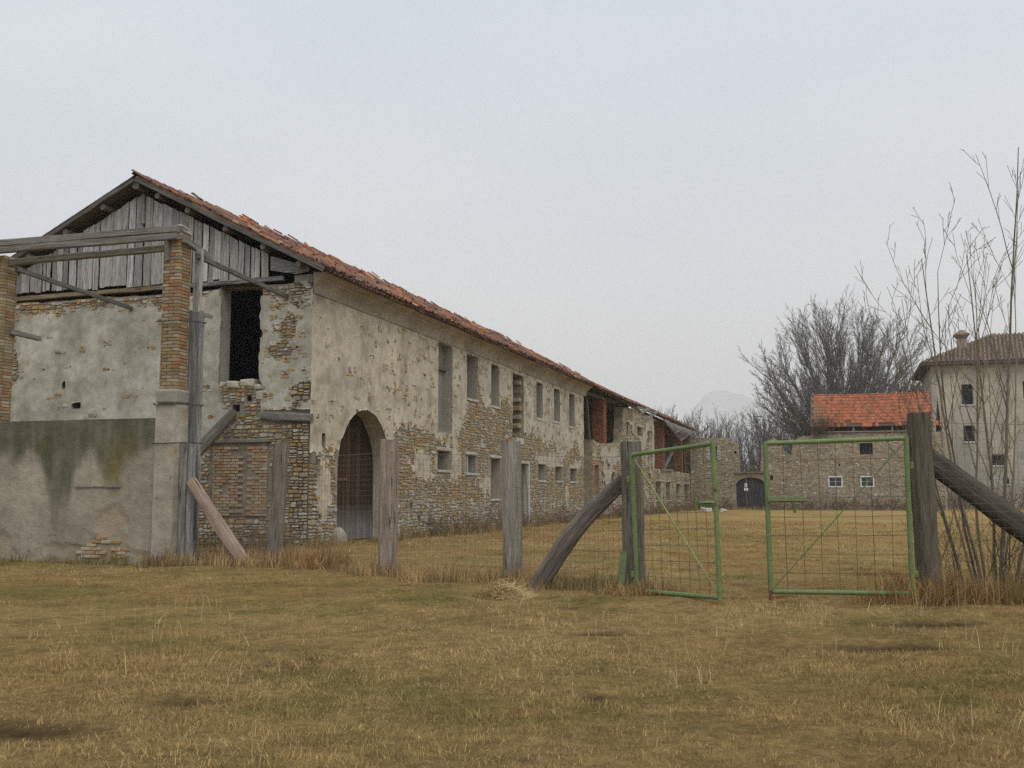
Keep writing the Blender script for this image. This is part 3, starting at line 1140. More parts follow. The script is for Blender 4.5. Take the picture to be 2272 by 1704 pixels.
def tile_field(t0, t1, ne, nr, zf, colbias, parent, nsolo, spacing=.215, course=.36, jitter=1.0, missing=0.02, orgv=(0, 0, 0), extra_t=None):
    """courses of cover and channel tiles from the eave ne up to nr; returns"""
    cover = []
    chan = MB(); rest_ = MB()
    sgn = 1 if nr > ne else -1
    nt_ = int((t1 - t0) / spacing)
    slope_len = abs(nr - ne) * 1.118
    nc = int(slope_len / course) + 1
    for i in range(nt_):
        t = t0 + (i + .5) * spacing
        if extra_t and not extra_t(t):
            continue
        for j in range(nc):
            s = j * course
            n = ne + sgn * s / 1.118
            if sgn * (n - nr) > -.1:
                continue
            if random.random() < missing:
                continue
            z = zf(t, n)
            up = Vector((0, sgn * .894, .447)); N = Vector((0, -sgn * .447, .894))
            wob = U(-.035, .035) * jitter
            X = (Vector((1, 0, 0)) + up * wob).normalized()
            Y = (up + N * (.05 + U(-.02, .03) * jitter) - Vector((1, 0, 0)) * wob).normalized()
            b = Vector((t + U(-.014, .014) * jitter, n, z)) + N * (.035 + U(0, .05) * jitter) + up * U(-.05, .05) * jitter * (2.2 if j == 0 else 1)
            pc = nz(t * .35, n * .5, 700, 3)
            col = random.choice(TILE_C)
            col = lerp(col, (.15, .09, .07), max(0, min(.88, .5 + pc * 1.3 + colbias + U(-.3, .3))))
            cover.append((b, X, Y, N, var(col, .15), t, j))
            if j < 14:
                b2 = Vector((t + spacing / 2, n, z)) + N * .035 + up * U(-.03, .03)
                tile_geo(chan, b2, X, up, N, .42, .085, .075, var(random.choice([(.14, .075, .05), (.11, .065, .045), (.17, .085, .055)]), .2), up=False, segs=3)  # channel colours darkened for moss and for the shade between the covers
    cover.sort(key=lambda e: ((farm(*e[0]) - CAM).length + (e[6] > 0) * 1.0 * (0 if e[5] < t0 + 2.2 else 1) * (e[6])))
    for q, (b, X, Y, N, col, t, j) in enumerate(cover):
        if q < nsolo:
            mm2 = MB(); tile_geo(mm2, b, X, Y, N, .45, .092, .078, col)
            mm2.build('roof_tile', 'tile', parent, orgv)
        else:
            tile_geo(rest_, b, X, Y, N, .45, .092, .078, col)
    rest_.build('roof_tiles', 'tile', parent, orgv, kind='stuff')
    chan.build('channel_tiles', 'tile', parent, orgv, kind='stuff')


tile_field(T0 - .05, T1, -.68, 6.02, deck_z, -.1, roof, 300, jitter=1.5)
m = MB(); beam(m, (T0 + .07, -.62, RZ(-.62) + .035), (T0 + .07, 5.95, RZ(5.95) + .035), .1, .11, (.2, .12, .08), segs=14, jit=.012); m.build('verge_bedding', 'tile', roof)
# left slope: only its verge shows
m = MB()
for i in range(6):
    t = T0 + .1 + i * .215
    for j in range(20):
        n = 12.5 - j * .32
        up = Vector((0, -.894, .447)); N = Vector((0, .447, .894))
        tile_geo(m, Vector((t, n, RZ(n))) + N * .04, Vector((1, 0, 0)), (up + N * .05).normalized(), N, .45, .09, .078, var(random.choice([(.2, .15, .11), (.15, .12, .09), (.24, .16, .11)])), True)
m.build('verge_tiles', 'tile', roof, kind='stuff')
m = MB()
t = T0 - .05
while t < T1:
    ln = .42
    tile_geo(m, Vector((t + .45, 6.0 + U(-.03, .03), RZ(6) + .06 + U(-.02, .03) + .07 * nz(t * .18, 1.2, 610, 2) * smooth(0, 3, t))), Vector((0, 1, 0)), Vector((-1, 0, U(0, .08))), Vector((0, 0, 1)), .46, .115, .10, var(random.choice(TILE_C), .2))
    t += .38
m.build('ridge_tiles', 'tile', roof, kind='stuff')
# displaced tiles and a few thrown-up ones that break the roof line
m = MB()
for q in range(130):
    t = U(.5, 36); n = U(.0, 5.9)
    up = Vector((U(-.5, .5), .894, .447)).normalized(); N = Vector((0, -.447, .894)); X = up.cross(N).normalized()
    tile_geo(m, Vector((t, n, deck_z(t, n))) + N * U(.12, .2), X, (up + N * U(.0, .28)).normalized(), N, .44, .092, .078, var(random.choice(TILE_C), .2))
m.build('slipped_tiles', 'tile', roof, kind='stuff')


# ================================================================== RUINED WING (continues the long facade)
wing = thing('ruined_wing', 'half-collapsed stone wing with red brick piers and bare rafters beyond the farmhouse', 'ruin', (37.5, 0, 0), infarm=True)
WO = (37.5, 0, 0)
WS = (.31, .265, .18)


def wing_top(t):
    r = .16 * nz(t * 1.6, 2.2, 0, 3)
    return interp([(37.5, 5.0), (39.5, 4.75), (42, 4.75), (46.9, 5.15), (47.3, 5.3), (47.45, 7.75), (52, 7.95), (56, 7.75), (60.2, 7.85), (60.5, 7.6), (60.55, 3.55), (83.2, 3.6), (83.25, 7.6), (84.4, 7.7)], t) + (r if t < 83 else 0)


WOP = [(37.9, 38.95, -.1, 3.35), (43.2, 44.0, 1.0, 3.0), (48.6, 49.4, 5.7, 6.75), (53.0, 54.9, 5.95, 6.7), (57.3, 58.5, 5.6, 6.6), (57.5, 58.3, 2.2, 3.2), (50.5, 51.3, 2.2, 3.0), (61.1, 63.8, 1.0, 2.6), (66.4, 68.9, .98, 2.58),
       (72.6, 75.0, .9, 2.5), (78.1, 81.4, .75, 2.52)]
m = MB()
wall(m, PF, 37.5, 84.4, -.1, wing_top, WOP, .65, WS, step=.3)
wwall = m.build('front_wall', 'farstone', wing, WO)
sm = MB()
for c in rubble_cells(37.55, 84.3, 0, 7.9, .62, .24):
    cx, cz = (c[0] + c[1]) / 2, (c[2] + c[3]) / 2
    if any(c[1] > r[0] - .03 and c[0] < r[1] + .03 and c[3] > r[2] - .03 and c[2] < r[3] + .03 for r in WOP) or c[3] > wing_top(cx):
        continue
    if nz(cx * .4, cz * .5, 900, 3) > .22:
        continue
    stone_piece(sm, PF, c, U(.03, .08), var(random.choice(STONE_COLS), .2))
sm.build('rubble_stones', 'stone', wwall, WO, kind='stuff')


def wfield(t, z):
    f = nz(t * .33, z * .45, 930, 4) + .35 * nz(t * 1.8, z * 2, 931, 3)
    f += .65 * smooth(56.8, 57.4, t) * (1 - smooth(60.1, 60.3, t)) * smooth(4.2, 5.2, z) - .28
    f += .45 * (1 - ((t - 42) / 5.5) ** 2 - ((z - 4.1) / .75) ** 2 if abs(t - 42) < 5.5 and abs(z - 4.1) < .75 else 0)
    f = min(f, wing_top(t) - z - .1)
    for r in WOP:
        if r[0] - .5 < t < r[1] + .5 and r[2] - .5 < z < r[3] + .5:
            f = min(f, box_sdf(t, z, r) - .03)
    return f


m = MB()
plaster_sheet(m, PF, wfield, 37.5, 60.4, .2, 8.0, .13, lambda t, z: .085 + .01 * nz(t * 2, z * 2, 4), lambda t, z: var((.40, .365, .29), .06))
m.build('wall_render', 'plaster', wwall, WO, smooth=True)
for (a, b, c, d) in WOP:
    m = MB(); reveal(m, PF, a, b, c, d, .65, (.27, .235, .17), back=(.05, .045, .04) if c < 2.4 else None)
    w = m.build('window' if c > .5 else 'doorway', 'farstone', wing, WO)
    if c > .5:
        s = MB(); box(s, (a - .12, -.1, c - .13), (b + .12, .3, c + .004), (.42, .40, .35), .01, .015); s.build('sill', 'soft', w, WO)
    s = MB(); box(s, (a - .2, -.09, d), (b + .2, .3, d + .16), (.40, .35, .28) if c > .5 else (.40, .17, .11), .01, .015); s.build('lintel', 'soft', w, WO)
for xx in (37.74, 38.955):
    s = MB(); box(s, (xx, -.07, -.05), (xx + .15, .2, 3.34), (.36, .15, .09), .006, .01); s.build('door_jamb', 'brick', wing, WO)
m = MB()
box(m, (37.5, 11.4, -.1), (84.4, 12.0, 8.25), (.36, .30, .19)); box(m, (83.9, .7, -.1), (84.4, 11.38, 7.4), WS); box(m, (60.0, .7, -.1), (60.5, 11.3, 7.4), WS)
m.build('rear_wall', 'farstone', wing, WO)
m = MB()
for (tc_, c_) in ((49.6, (.40, .34, .22)), (83.9, (.33, .28, .19))):
    vs = [(tc_ + e, n_, z_) for e in (0, .45) for (n_, z_) in ((.75, 3.4), (11.35, 3.4), (11.35, 8.2), (6, 10.75), (.75, 8.2))]
    m = MB()
    m.add(vs, [(0, 1, 2, 3, 4), (9, 8, 7, 6, 5), (4, 3, 8, 9), (3, 2, 7, 8)], c_)
    m.build('cross_wall', 'farstone', wing, WO)
sm = MB()
for c in rubble_cells(.8, 11.3, 4.0, 9.0, .8, .3):
    if c[3] < 8.2 + .4 * min(c[0] - .75, 11.35 - c[1]):
        stone_piece(sm, lambda x, z, dp: (49.6 + dp, x, z), c, U(.03, .09), var(random.choice([(.42, .35, .22), (.38, .31, .19), (.44, .38, .27)]), .15))
for c in rubble_cells(37.6, 60, 3.2, 8.2, .7, .28):
    stone_piece(sm, lambda x, z, dp: (x, 11.4 + dp, z), c, U(.03, .08), var(random.choice([(.42, .35, .22), (.38, .31, .19), (.44, .38, .27)]), .15))
sm.build('rubble_stones', 'stone', wing, WO, kind='stuff')


def brick_pier(lo, hi, z0, z1, nm, cols, mortarc=(.25, .2, .15)):
    core = MB(); box(core, (lo[0] + .015, lo[1] + .015, z0), (hi[0] - .015, hi[1] - .015, z1), mortarc)
    c = core.build(nm, 'mortar', wing, WO)
    bm_ = MB()
    z = z0; k = 0
    while z < z1 - .07:
        for (ax, p) in ((0, lo[1]), (1, lo[0])):
            a0, a1 = (lo[0], hi[0]) if ax == 0 else (lo[1], hi[1])
            x = a0 - (.13 if k % 2 else 0)
            while x < a1 - .03:
                xa, xb = max(x, a0), min(x + .25, a1)
                if xb - xa > .05:
                    pr = U(0, .02)
                    if ax == 0:
                        box(bm_, (xa + .006, p - pr, z), (xb - .006, p + .1, z + .07), var(random.choice(cols), .2))
                    else:
                        box(bm_, (p - pr, xa + .006, z), (p + .1, xb - .006, z + .07), var(random.choice(cols), .2))
                x += .262
        z += .083; k += 1
    bm_.build('pier_bricks', 'brick', c, WO, kind='stuff')


RB = [(.22, .08, .05), (.25, .095, .055), (.19, .075, .05), (.27, .12, .07)]
brick_pier((40.86, 0.02), (41.8, .76), 4.55, 7.85, 'brick_pier', RB)
brick_pier((65.3, 0.02), (66.25, .78), 3.35, 7.7, 'brick_pier', RB)
brick_pier((76.6, 0.02), (77.6, .78), 3.4, 7.3, 'brick_pier', RB)
m = MB(); box(m, (47.42, 0.02, 5.25), (47.5, .66, 7.75), (.26, .225, .16)); m.build('wall_end', 'farstone', wing, WO)
# timbers
for (a, b, w) in (((35.2, .15, 7.75), (47.6, .2, 7.95), .22), ((60.4, .2, 7.75), (83.4, .2, 7.6), .22), ((36.3, .1, 7.4), (37.0, .1, 4.9), .16)):
    m = MB(); beam(m, a, b, w, w, (.12, .10, .08), segs=8, jit=.015); m.build('wall_plate' if w > .2 else 'prop', 'timber', wing, WO)
RZW = lambda n: 8.12 + .47 * (n + .45)
for t in [38.2 + 1.1 * i for i in range(12)] + [62.4 + 1.2 * i for i in range(18)]:
    m = MB(); beam(m, (t, -.5, RZW(-.5) - .12), (t, 5.9, RZW(5.9) - .12), .12, .15, (.15, .135, .115), segs=5, jit=.012); m.build('rafter', 'timber', wing, WO)
for (a, b, w) in (((50.5, -.3, 8.05), (60.0, .4, 7.75), .16), ((51.2, .5, 8.4), (58.8, -.4, 8.1), .14), ((49.5, 1.2, 8.75), (56.5, 1.0, 8.85), .10), ((49.5, .9, 8.62), (55.0, .7, 8.6), .10),
                  ((54.5, .2, 6.9), (59.6, -.5, 8.3), .2), ((53.2, .2, 7.5), (56.6, -.3, 8.3), .2), ((52, 2.0, 9.1), (63.4, 1.8, 8.9), .14), ((52.8, .6, 8.45), (57.6, .9, 8.35), .2),
                  ((66.6, .25, 3.6), (73.5, .1, 6.2), .24), ((64.0, .0, 3.55), (70.0, -.05, 3.7), .22)):
    m = MB(); beam(m, a, b, w, w, var((.21, .195, .175)), segs=6, jit=.015); m.build('fallen_rafter', 'timber', wing, WO)
m = MB()
for (t0, t1) in ((37.35, 50.4), (62.0, 84.2)):
    vs = [(t, n, RZW(n) - dz) for dz in (.02, .06) for t in (t0, t1) for n in (-.5, 6)]
    m.add(vs, [(0, 1, 3, 2), (4, 6, 7, 5), (0, 2, 6, 4), (0, 4, 5, 1), (2, 3, 7, 6), (1, 5, 7, 3)], (.13, .10, .08))
for (t0, t1) in ((37.35, 49.0), (61.0, 84.2)):
    vs = [(t, n, RZW(12 - n) - dz) for dz in (.02, .08) for t in (t0, t1) for n in (6.02, 12.4)]
    m.add(vs, [(0, 1, 3, 2), (4, 6, 7, 5), (0, 2, 6, 4), (0, 4, 5, 1), (2, 3, 7, 6), (1, 5, 7, 3)], (.13, .10, .08))
wroof = m.build('roof', 'timber', wing, WO)
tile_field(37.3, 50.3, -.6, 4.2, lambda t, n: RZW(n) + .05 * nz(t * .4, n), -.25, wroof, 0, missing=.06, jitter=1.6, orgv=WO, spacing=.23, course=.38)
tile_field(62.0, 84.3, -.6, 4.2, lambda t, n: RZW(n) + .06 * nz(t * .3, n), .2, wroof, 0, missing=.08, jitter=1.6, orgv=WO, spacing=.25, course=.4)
# torn lath panel hanging from the eave
m = MB()
for i in range(13):
    f = i / 12
    beam(m, (62.6 + f * 2.5, -.45, 7.9 - .1 * f), (70.5 + f * 10.5, -.75 - .1 * math.sin(f * 3), 6.5 + f * 1.35), .05, .04, var((.33, .31, .28)), segs=4, jit=.02)
beam(m, (70.6, -.8, 6.45), (81.2, -.7, 7.85), .10, .05, (.36, .34, .31), segs=4, jit=.01)
beam(m, (67.5, -.78, 7.0), (74.0, -.7, 7.85), .06, .05, (.33, .31, .28), segs=4, jit=.01)
m.build('hanging_laths', 'timber', wing, WO, kind='stuff')

# ================================================================== COURTYARD WALL AND BARN
TW = 82.0
PW = lambda x, z, dp: (TW + dp, -x, z)
cw = thing('courtyard_wall', 'ruined rubble courtyard wall with arched dark wooden door at its foot', 'wall', (TW, -6, 0), infarm=True)
CO = (TW, -6, 0)


def cw_top(x):
    r = .14 * nz(x * 2.1, 44, 0, 3)
    return interp([(.1, 7.25), (4.2, 7.2), (4.7, 6.7), (5.0, 6.5), (5.06, 3.66), (7.1, 3.66), (7.15, 6.4), (7.7, 6.75), (8.5, 7.15), (9.1, 6.6), (9.3, 6.3), (9.36, 5.5), (10.25, 5.4), (10.3, 6.5), (10.9, 7.2), (12.0, 7.3)], x) + r * (0 if 5.05 < x < 7.12 else 1)


FC = (.285, .235, .165)
COP = [(2.05, 2.95, 4.95, 6.4), (8.0, 8.3, 2.9, 3.4), (4.55, 4.75, 5.6, 5.85)]
m = MB(); wall(m, PW, .1, 12.057, -.1, cw_top, COP, .6, FC, (4.68, 7.52, 2.45, .75), step=.2)
cww = m.build('masonry', 'farstone', cw, CO)
for (a, b, c, d) in COP:
    m = MB(); reveal(m, PW, a, b, c, d, .6, (.22, .18, .13), back=(.09, .08, .06) if a > 4 else (.30, .25, .18)); m.build('slit', 'farstone', cw, CO)


def scatter_stones(root, o, x0, x1, top, ops, keep, archb=None):
    sm_ = MB()
    for c in rubble_cells(x0, x1, .1, 7.7, .62, .22):
        cx, cz = (c[0] + c[1]) / 2, (c[2] + c[3]) / 2
        if c[3] > min(top(c[0]), top(c[1])) - .02 or any(c[1] > r[0] - .05 and c[0] < r[1] + .05 and c[3] > r[2] - .05 and c[2] < r[3] + .05 for r in ops):
            continue
        if archb and archb[0] - .15 < cx < archb[1] + .15 and cz < archb[2] + .9:
            continue
        lt = random.random()
        if lt < keep:
            col = random.choice([(.46, .43, .37), (.40, .36, .29), (.44, .40, .32)]) if lt < keep * (.18 + .25 * (cz / 7)) else random.choice([(.31, .25, .17), (.27, .22, .16), (.33, .24, .14), (.30, .20, .12), (.34, .30, .23)])
            stone_piece(sm_, PW, c, U(.015, .05), var(col, .18))
    sm_.build('rubble_stones', 'stone', root, o, kind='stuff')


scatter_stones(cww, CO, .1, 11.95, cw_top, COP, .5, (4.68, 7.52, 2.4))
m = MB()
for (x, z) in ((1.95, 4.95), (3.02, 4.95)):
    for q in range(6):
        box(m, (TW - .07, -(x + .16), z + q * .25), (TW + .1, -(x - .16 - U(0, .1)), z + q * .25 + .22), var((.42, .40, .35)), .02, .02)
m.build('quoins', 'soft', cww, CO, kind='stuff')
m = MB(); box(m, (TW + .32, -7.55, -.05), (TW + .36, -4.65, 3.2), (.04, .04, .042)); gdoor = m.build('arched_door', 'door', cw, CO)
for i in range(12):
    a = 4.7 + i * .235
    m = MB()
    h = 2.45 + .75 * math.sqrt(max(0.02, 1 - ((a + .117 - 6.1) / 1.45) ** 2))
    beam(m, (TW + .28 + U(0, .012), -(a + .117), .02), (TW + .28, -(a + .117), h), .05, .222, var((.055, .056, .06), .2), segs=2, jit=.003, hint=(0, 1, 0))
    m.build('plank', 'door', gdoor, CO)
m = MB(); beam(m, (TW - .03, -4.5, 3.68), (TW - .05, -7.6, 3.70), .3, .12, (.2, .17, .13), segs=6, jit=.03); m.build('coping', 'soft', cw, CO)
# little sign pole before the door
sg = thing('sign_pole', 'thin rusty pole with small white plates before the far arched door', 'sign', (76, -6.2, 0), infarm=True)
m = MB(); tube(m, [(76, -6.2, -.1), (76, -6.14, 3.0)], .045, 8, (.17, .11, .09), cap=True); m.build('pole', 'iron', sg, (76, -6.2, 0))
for (n0, n1, z0, z1) in ((-6.02, -6.10, 2.2, 2.56), (-6.16, -6.24, 2.2, 2.56), (-5.97, -6.12, 1.86, 2.12), (-6.17, -6.33, 1.86, 2.12)):
    m = MB(); box(m, (75.93, n1, z0), (75.95, n0, z1), (.78, .78, .76)); m.build('plate', 'soft', sg, (76, -6.2, 0))

barn = thing('barn', 'stone barn with bright orange tile roof at the back of the courtyard', 'barn', (TW, -18, 0), infarm=True)
BO = (TW, -18, 0)
BOP = [(16.62, 17.82, 5.4, 6.5), (13.58, 14.92, 2.2, 3.28), (16.58, 17.86, 2.2, 3.28), (10.99 + 3.6, 14.75, 4.3, 4.5)]
b_top = lambda x: 7.5 + .05 * nz(x * 2, 9, 0, 2)
m = MB(); wall(m, PW, 12.06, 24.4, -.1, b_top, BOP, .5, (.30, .25, .18), step=.4)
bw = m.build('front_wall', 'farstone', barn, BO)
scatter_stones(bw, BO, 12.1, 24.3, b_top, BOP, .42)
m = MB(); box(m, (TW + .52, -12.55, -.1), (TW + 8, -12.07, 7.4), (.27, .22, .16)); box(m, (TW + .52, -24.4, -.1), (TW + 8, -24, 7.4), (.27, .22, .16)); box(m, (TW + 7.6, -24, -.1), (TW + 8, -12.56, 8.1), (.27, .22, .16))
m.build('other_walls', 'farstone', barn, BO)
for k, (a, b, c, d) in enumerate(BOP[:3]):
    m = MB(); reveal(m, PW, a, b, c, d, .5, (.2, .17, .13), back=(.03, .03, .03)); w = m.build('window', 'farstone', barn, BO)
    if k:
        s = MB()
        for (p, q, r, t_) in ((a, b, c, c + .11), (a, b, d - .11, d), (a, a + .11, c + .112, d - .112), (b - .11, b, c + .112, d - .112)):
            box(s, (TW - .05, -q, r), (TW + .1, -p, t_), (.72, .72, .69))
        s.build('frame', 'soft', w, BO)
        s = MB(); box(s, (TW + .05, -(a + b) / 2 - .025, c + .11), (TW + .09, -(a + b) / 2 + .025, d - .11), (.45, .45, .42)); box(s, (TW + .04, -b + .11, (c + d) / 2 - .02), (TW + .1, -a - .11, (c + d) / 2 + .02), (.45, .45, .42)); s.build('glazing_bar', 'soft', w, BO)
        s = MB(); quad(s, (TW + .12, -a, c), (TW + .12, -b, c), (TW + .12, -b, d), (TW + .12, -a, d), (.03, .035, .04)); s.build('pane', 'glass', w, BO)
# roof of flat interlocking tiles, sagging
RZB = lambda s, x: 8.15 + s * .80 - .14 * math.sin(max(0, min(1, (x - 12) / 11.5)) * math.pi) * (1 - abs(s - 2.2) / 4.4) + .05 * nz(x * .5, s, 66, 2)
m = MB()
vs, fs = [], []
NB = 24
for i in range(NB + 1):
    x = 12.12 + 11.3 * i / NB
    for s in (.12, 1.4, 2.8, 4.4):
        vs.append((TW - .35 + s, -x, RZB(s, x) - .05))
    vs.append((TW + 8.4, -x, RZB(.1, x) - .05))
for i in range(NB):
    for j in range(4):
        fs.append((i * 5 + j, i * 5 + j + 1, i * 5 + j + 6, i * 5 + j + 5))
m.add(vs, fs, (.10, .07, .05))
broof = m.build('roof', 'timber', barn, BO)
m = MB()
rows = 10
for r in range(rows):
    s0 = r * .44; s1 = s0 + .47
    x = 12.15 + (.15 if r % 2 else 0)
    while x < (23.3 if r else 20.5):
        if (r == 0 and (random.random() < .3 or 15.2 < x < 16.2 or 18.3 < x < 19.2)) or (r == 1 and 15.3 < x < 15.9) or (r > 7 and 12.2 < x < 12.8 and random.random() < .7):
            x += .3; continue
        dz = U(-.012, .018)
        mo = smooth(14.6, 12.2, x + U(-.7, .7)) if False else max(0, min(.75, (14.4 - x + U(-.8, .8)) / 2.6 - r * .06))
        col = lerp(var((.32, .102, .048), .22), (.16, .13, .07), mo)
        if random.random() < .1:
            col = var((.33, .11, .06))
        a = (TW - .35 + s0, RZB(s0, x) + .085 + dz); b = (TW - .35 + s1, RZB(s1, x) + .02 + dz)
        vs = [(a[0], -x, a[1]), (a[0], -(x + .285), a[1]), (b[0], -(x + .285), b[1]), (b[0], -x, b[1]),
              (a[0], -x, a[1] - .09), (a[0], -(x + .285), a[1] - .09)]
        xm = x + .142
        vs += [(a[0], -xm, a[1] + .022), (b[0], -xm, b[1] + .022)]
        m.add(vs, [(0, 6, 7, 3), (6, 1, 2, 7), (0, 4, 5, 1, 6)], col)
        x += .3
m.build('roof_tiles', 'tile', broof, BO, kind='stuff')
m = MB()
for i in range(30):
    x = 12.2 + i * .375
    tile_geo(m, Vector((TW + 4.05, -x, RZB(4.4, x) + .0)), Vector((1, 0, 0)), Vector((0, -1, 0)), Vector((0, 0, 1)), .4, .12, .11, var((.40, .14, .07), .2))
m.build('ridge_tiles', 'tile', broof, BO, kind='stuff')
m = MB(); beam(m, (TW - .1, -12.2, 7.62), (TW - .1, -21.3, 7.6), .2, .14, (.22, .2, .17), segs=8, jit=.015); m.build('wall_plate', 'timber', barn, BO)
for x in (16.0, 19.6, 13.0):
    m = MB(); box(m, (TW - .05, -(x + .22), 7.5), (TW + .2, -x, 8.2), (.24, .22, .19), .02, .02); m.build('post_stub', 'timber', barn, BO)
m = MB(); beam(m, (TW - .4, -12.1, 8.1), (TW + 4.05, -12.1, 11.55), .05, .22, (.20, .19, .17), segs=6, jit=.01); m.build('barge_board', 'timber', barn, BO)
m = MB()
m.add([(TW + .1, -12.2, 7.4), (TW + 7.9, -12.2, 7.4), (TW + 4.05, -12.2, 11.45)], [(0, 1, 2)], (.2, .17, .13)); m.add([(TW + .1, -24.2, 7.4), (TW + 7.9, -24.2, 7.4), (TW + 4.05, -24.2, 11.2)], [(0, 1, 2)], (.2, .17, .13)); m.build('end_gable', 'farstone', barn, BO)
m = MB()
for i in range(9):
    tile_geo(m, Vector((TW - .2 + (i % 3) * .3, -(23.5 + (i // 3) * .3), 8.3 - U(0, .5))), Vector((0, 1, 0)), Vector((.8, 0, .6)), Vector((-.6, 0, .8)), .45, .12, .1, var((.45, .15, .07), .2))
m.build('broken_eave_tiles', 'tile', barn, BO, kind='stuff')

# ================================================================== TALL HOUSE ON THE RIGHT
TV = 97.0
villa = thing('manor_house', 'tall pale plastered house with brown hipped tile roof and chimney at right edge', 'house', (TV, -34, 0), infarm=True)
VO = (TV, -34, 0)
PV = lambda x, z, dp: (TV + dp, -x, z)
VOP = [(27.58, 28.72, 11.2, 13.4), (27.6, 28.74, 7.2, 8.9), (30.3, 31.6, 4.6, 5.75), (33.7, 34.9, 10.9 - 2.3, 10.9), (33.7, 34.9, 11.6, 13.6), (38, 39.2, 11.2, 13.4), (38, 39.2, 7.0, 9.0), (31.3, 31.9, 2.6, 3.2)]
m = MB(); wall(m, PV, 24.6, 48, -.1, lambda x: 15.9, VOP, .6, (.40, .385, .335), step=2)
box(m, (TV + .62, -25.2, -.1), (TV + 15, -24.6, 15.9), (.36, .35, .30)); box(m, (TV + 14.4, -48, -.1), (TV + 15, -25.22, 15.9), (.4, .38, .33)); box(m, (TV + .62, -48, -.1), (TV + 14.38, -47.4, 15.9), (.4, .38, .33))
vw = m.build('walls', 'plaster', villa, VO)
m = MB()


def vfield(x, z):
    f = .55 + .8 * nz(x * .35, z * .3, 811, 4) + .3 * nz(x * 1.5, z * 1.5, 812, 3) - .5 * smooth(7, 2, z)
    for r in VOP:
        f = min(f, box_sdf(x, z, r) - .05)
    return f


def vcol(x, z):
    k = .5 + nz(x * 1.1, z * .12, 815, 4) + .35 * smooth(10, 3, z)
    c = lerp((.49, .445, .345), (.33, .315, .265), max(0, min(1, k)))
    return c


plaster_sheet(m, PV, vfield, 24.58, 47.9, .2, 15.8, .3, lambda x, z: .03, vcol)
m.build('wall_render', 'plaster', vw, VO)
for (a, b, c, d) in VOP:
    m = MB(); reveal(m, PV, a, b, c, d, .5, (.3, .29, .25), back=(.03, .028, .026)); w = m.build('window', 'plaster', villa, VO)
    s = MB(); box(s, (TV - .12, -(b + .15), c - .16), (TV + .3, -(a - .15), c + .004), (.5, .49, .45), .005, .01); s.build('sill', 'soft', w, VO)
x0, x1, t0, t1 = 23.5, 49.2, TV - 1.1, TV + 16.1
rx0, rx1, rt = 32.0, 40.6, (t0 + t1) / 2
ez, rz_ = 15.75, 19.75
m = MB()
A = [(t0, -x0, ez), (t0, -x1, ez), (t1, -x1, ez), (t1, -x0, ez), (rt, -rx0, rz_), (rt, -rx1, rz_)]
m.add(A, [(0, 1, 5, 4), (1, 2, 5), (2, 3, 4, 5), (3, 0, 4)], (.14, .10, .075))
B = [(p[0], p[1], ez - .22) for p in A[:4]]
m.add(A[:4] + B, [(0, 1, 5, 4), (1, 2, 6, 5), (2, 3, 7, 6), (3, 0, 4, 7), (4, 5, 6, 7)], (.10, .08, .065))
vroof = m.build('roof', 'timber', villa, VO)
m = MB()
for face in (0, 1):
    if face == 0:
        e0, e1, r0, r1 = Vector(A[0]), Vector(A[1]), Vector(A[4]), Vector(A[5])
    else:
        e0, e1, r0, r1 = Vector(A[3]), Vector(A[0]), Vector(A[4]), Vector(A[4])
    N = (e1 - e0).cross(r0 - e0).normalized()
    if N.z < 0:
        N = -N
    X = (e1 - e0).normalized(); Y = N.cross(X)
    if Y.z < 0:
        Y = -Y
    ln = (r0 - e0).dot(Y)
    nr_ = int(ln / .5)
    for r in range(nr_):
        f = r / nr_
        s0 = (e0 + (r0 - e0) * f); s1 = (e1 + (r1 - e1) * f)
        w = (s1 - s0).dot(X)
        for c in range(int(w / .42)):
            if face == 0 and c * .42 > 13:
                break
            col = lerp(var(random.choice([(.17, .115, .08), (.13, .095, .07), (.20, .13, .085), (.15, .12, .09)]), .2), (.24, .2, .12), max(0, nz(c * .3, r * .5, 5)) * .6)
            tile_geo(m, s0 + X * (c + .5) * .42 + N * .03, X, (Y + N * .04).normalized(), N, .56, .17, .15, col, segs=3)
m.build('roof_tiles', 'tile', vroof, VO, kind='stuff')
m = MB()
ch = (TV + 3.6, -28.2)
box(m, (ch[0] - .45, ch[1] - .5, 16.2), (ch[0] + .45, ch[1] + .5, 18.9), (.30, .24, .19), .02, .03)
chim = m.build('chimney', 'brick', vroof, VO)
m = MB()
vs = [(ch[0] + a * s, ch[1] + b * s * 1.05, z) for s, z in ((.45, 18.9), (.75, 19.25), (.75, 19.4), (.3, 19.7), (.25, 19.85)) for a, b in ((-1, -1), (1, -1), (1, 1), (-1, 1))]
m.add(vs, [(i * 4 + j, i * 4 + (j + 1) % 4, i * 4 + 4 + (j + 1) % 4, i * 4 + 4 + j) for i in range(4) for j in range(4)] + [(16, 17, 18, 19)], (.24, .17, .13)); m.build('chimney_cap', 'brick', chim, VO)

# ================================================================== RUINED PORCH IN FRONT OF THE GABLE
porch = thing('porch_ruin', 'roofless porch ruin of brick pillars, stained low wall and grey beams at left', 'ruin', (-7.9, -.75, 0), infarm=True)
PO = (-7.9, -.75, 0)
PBC = [tuple(.8 * v for v in c_) for c_ in [(.34, .245, .125), (.32, .225, .11), (.37, .28, .155), (.385, .20, .10), (.31, .23, .13), (.33, .25, .14), (.35, .265, .15), (.29, .205, .12), (.36, .27, .14)]]
nb = 0


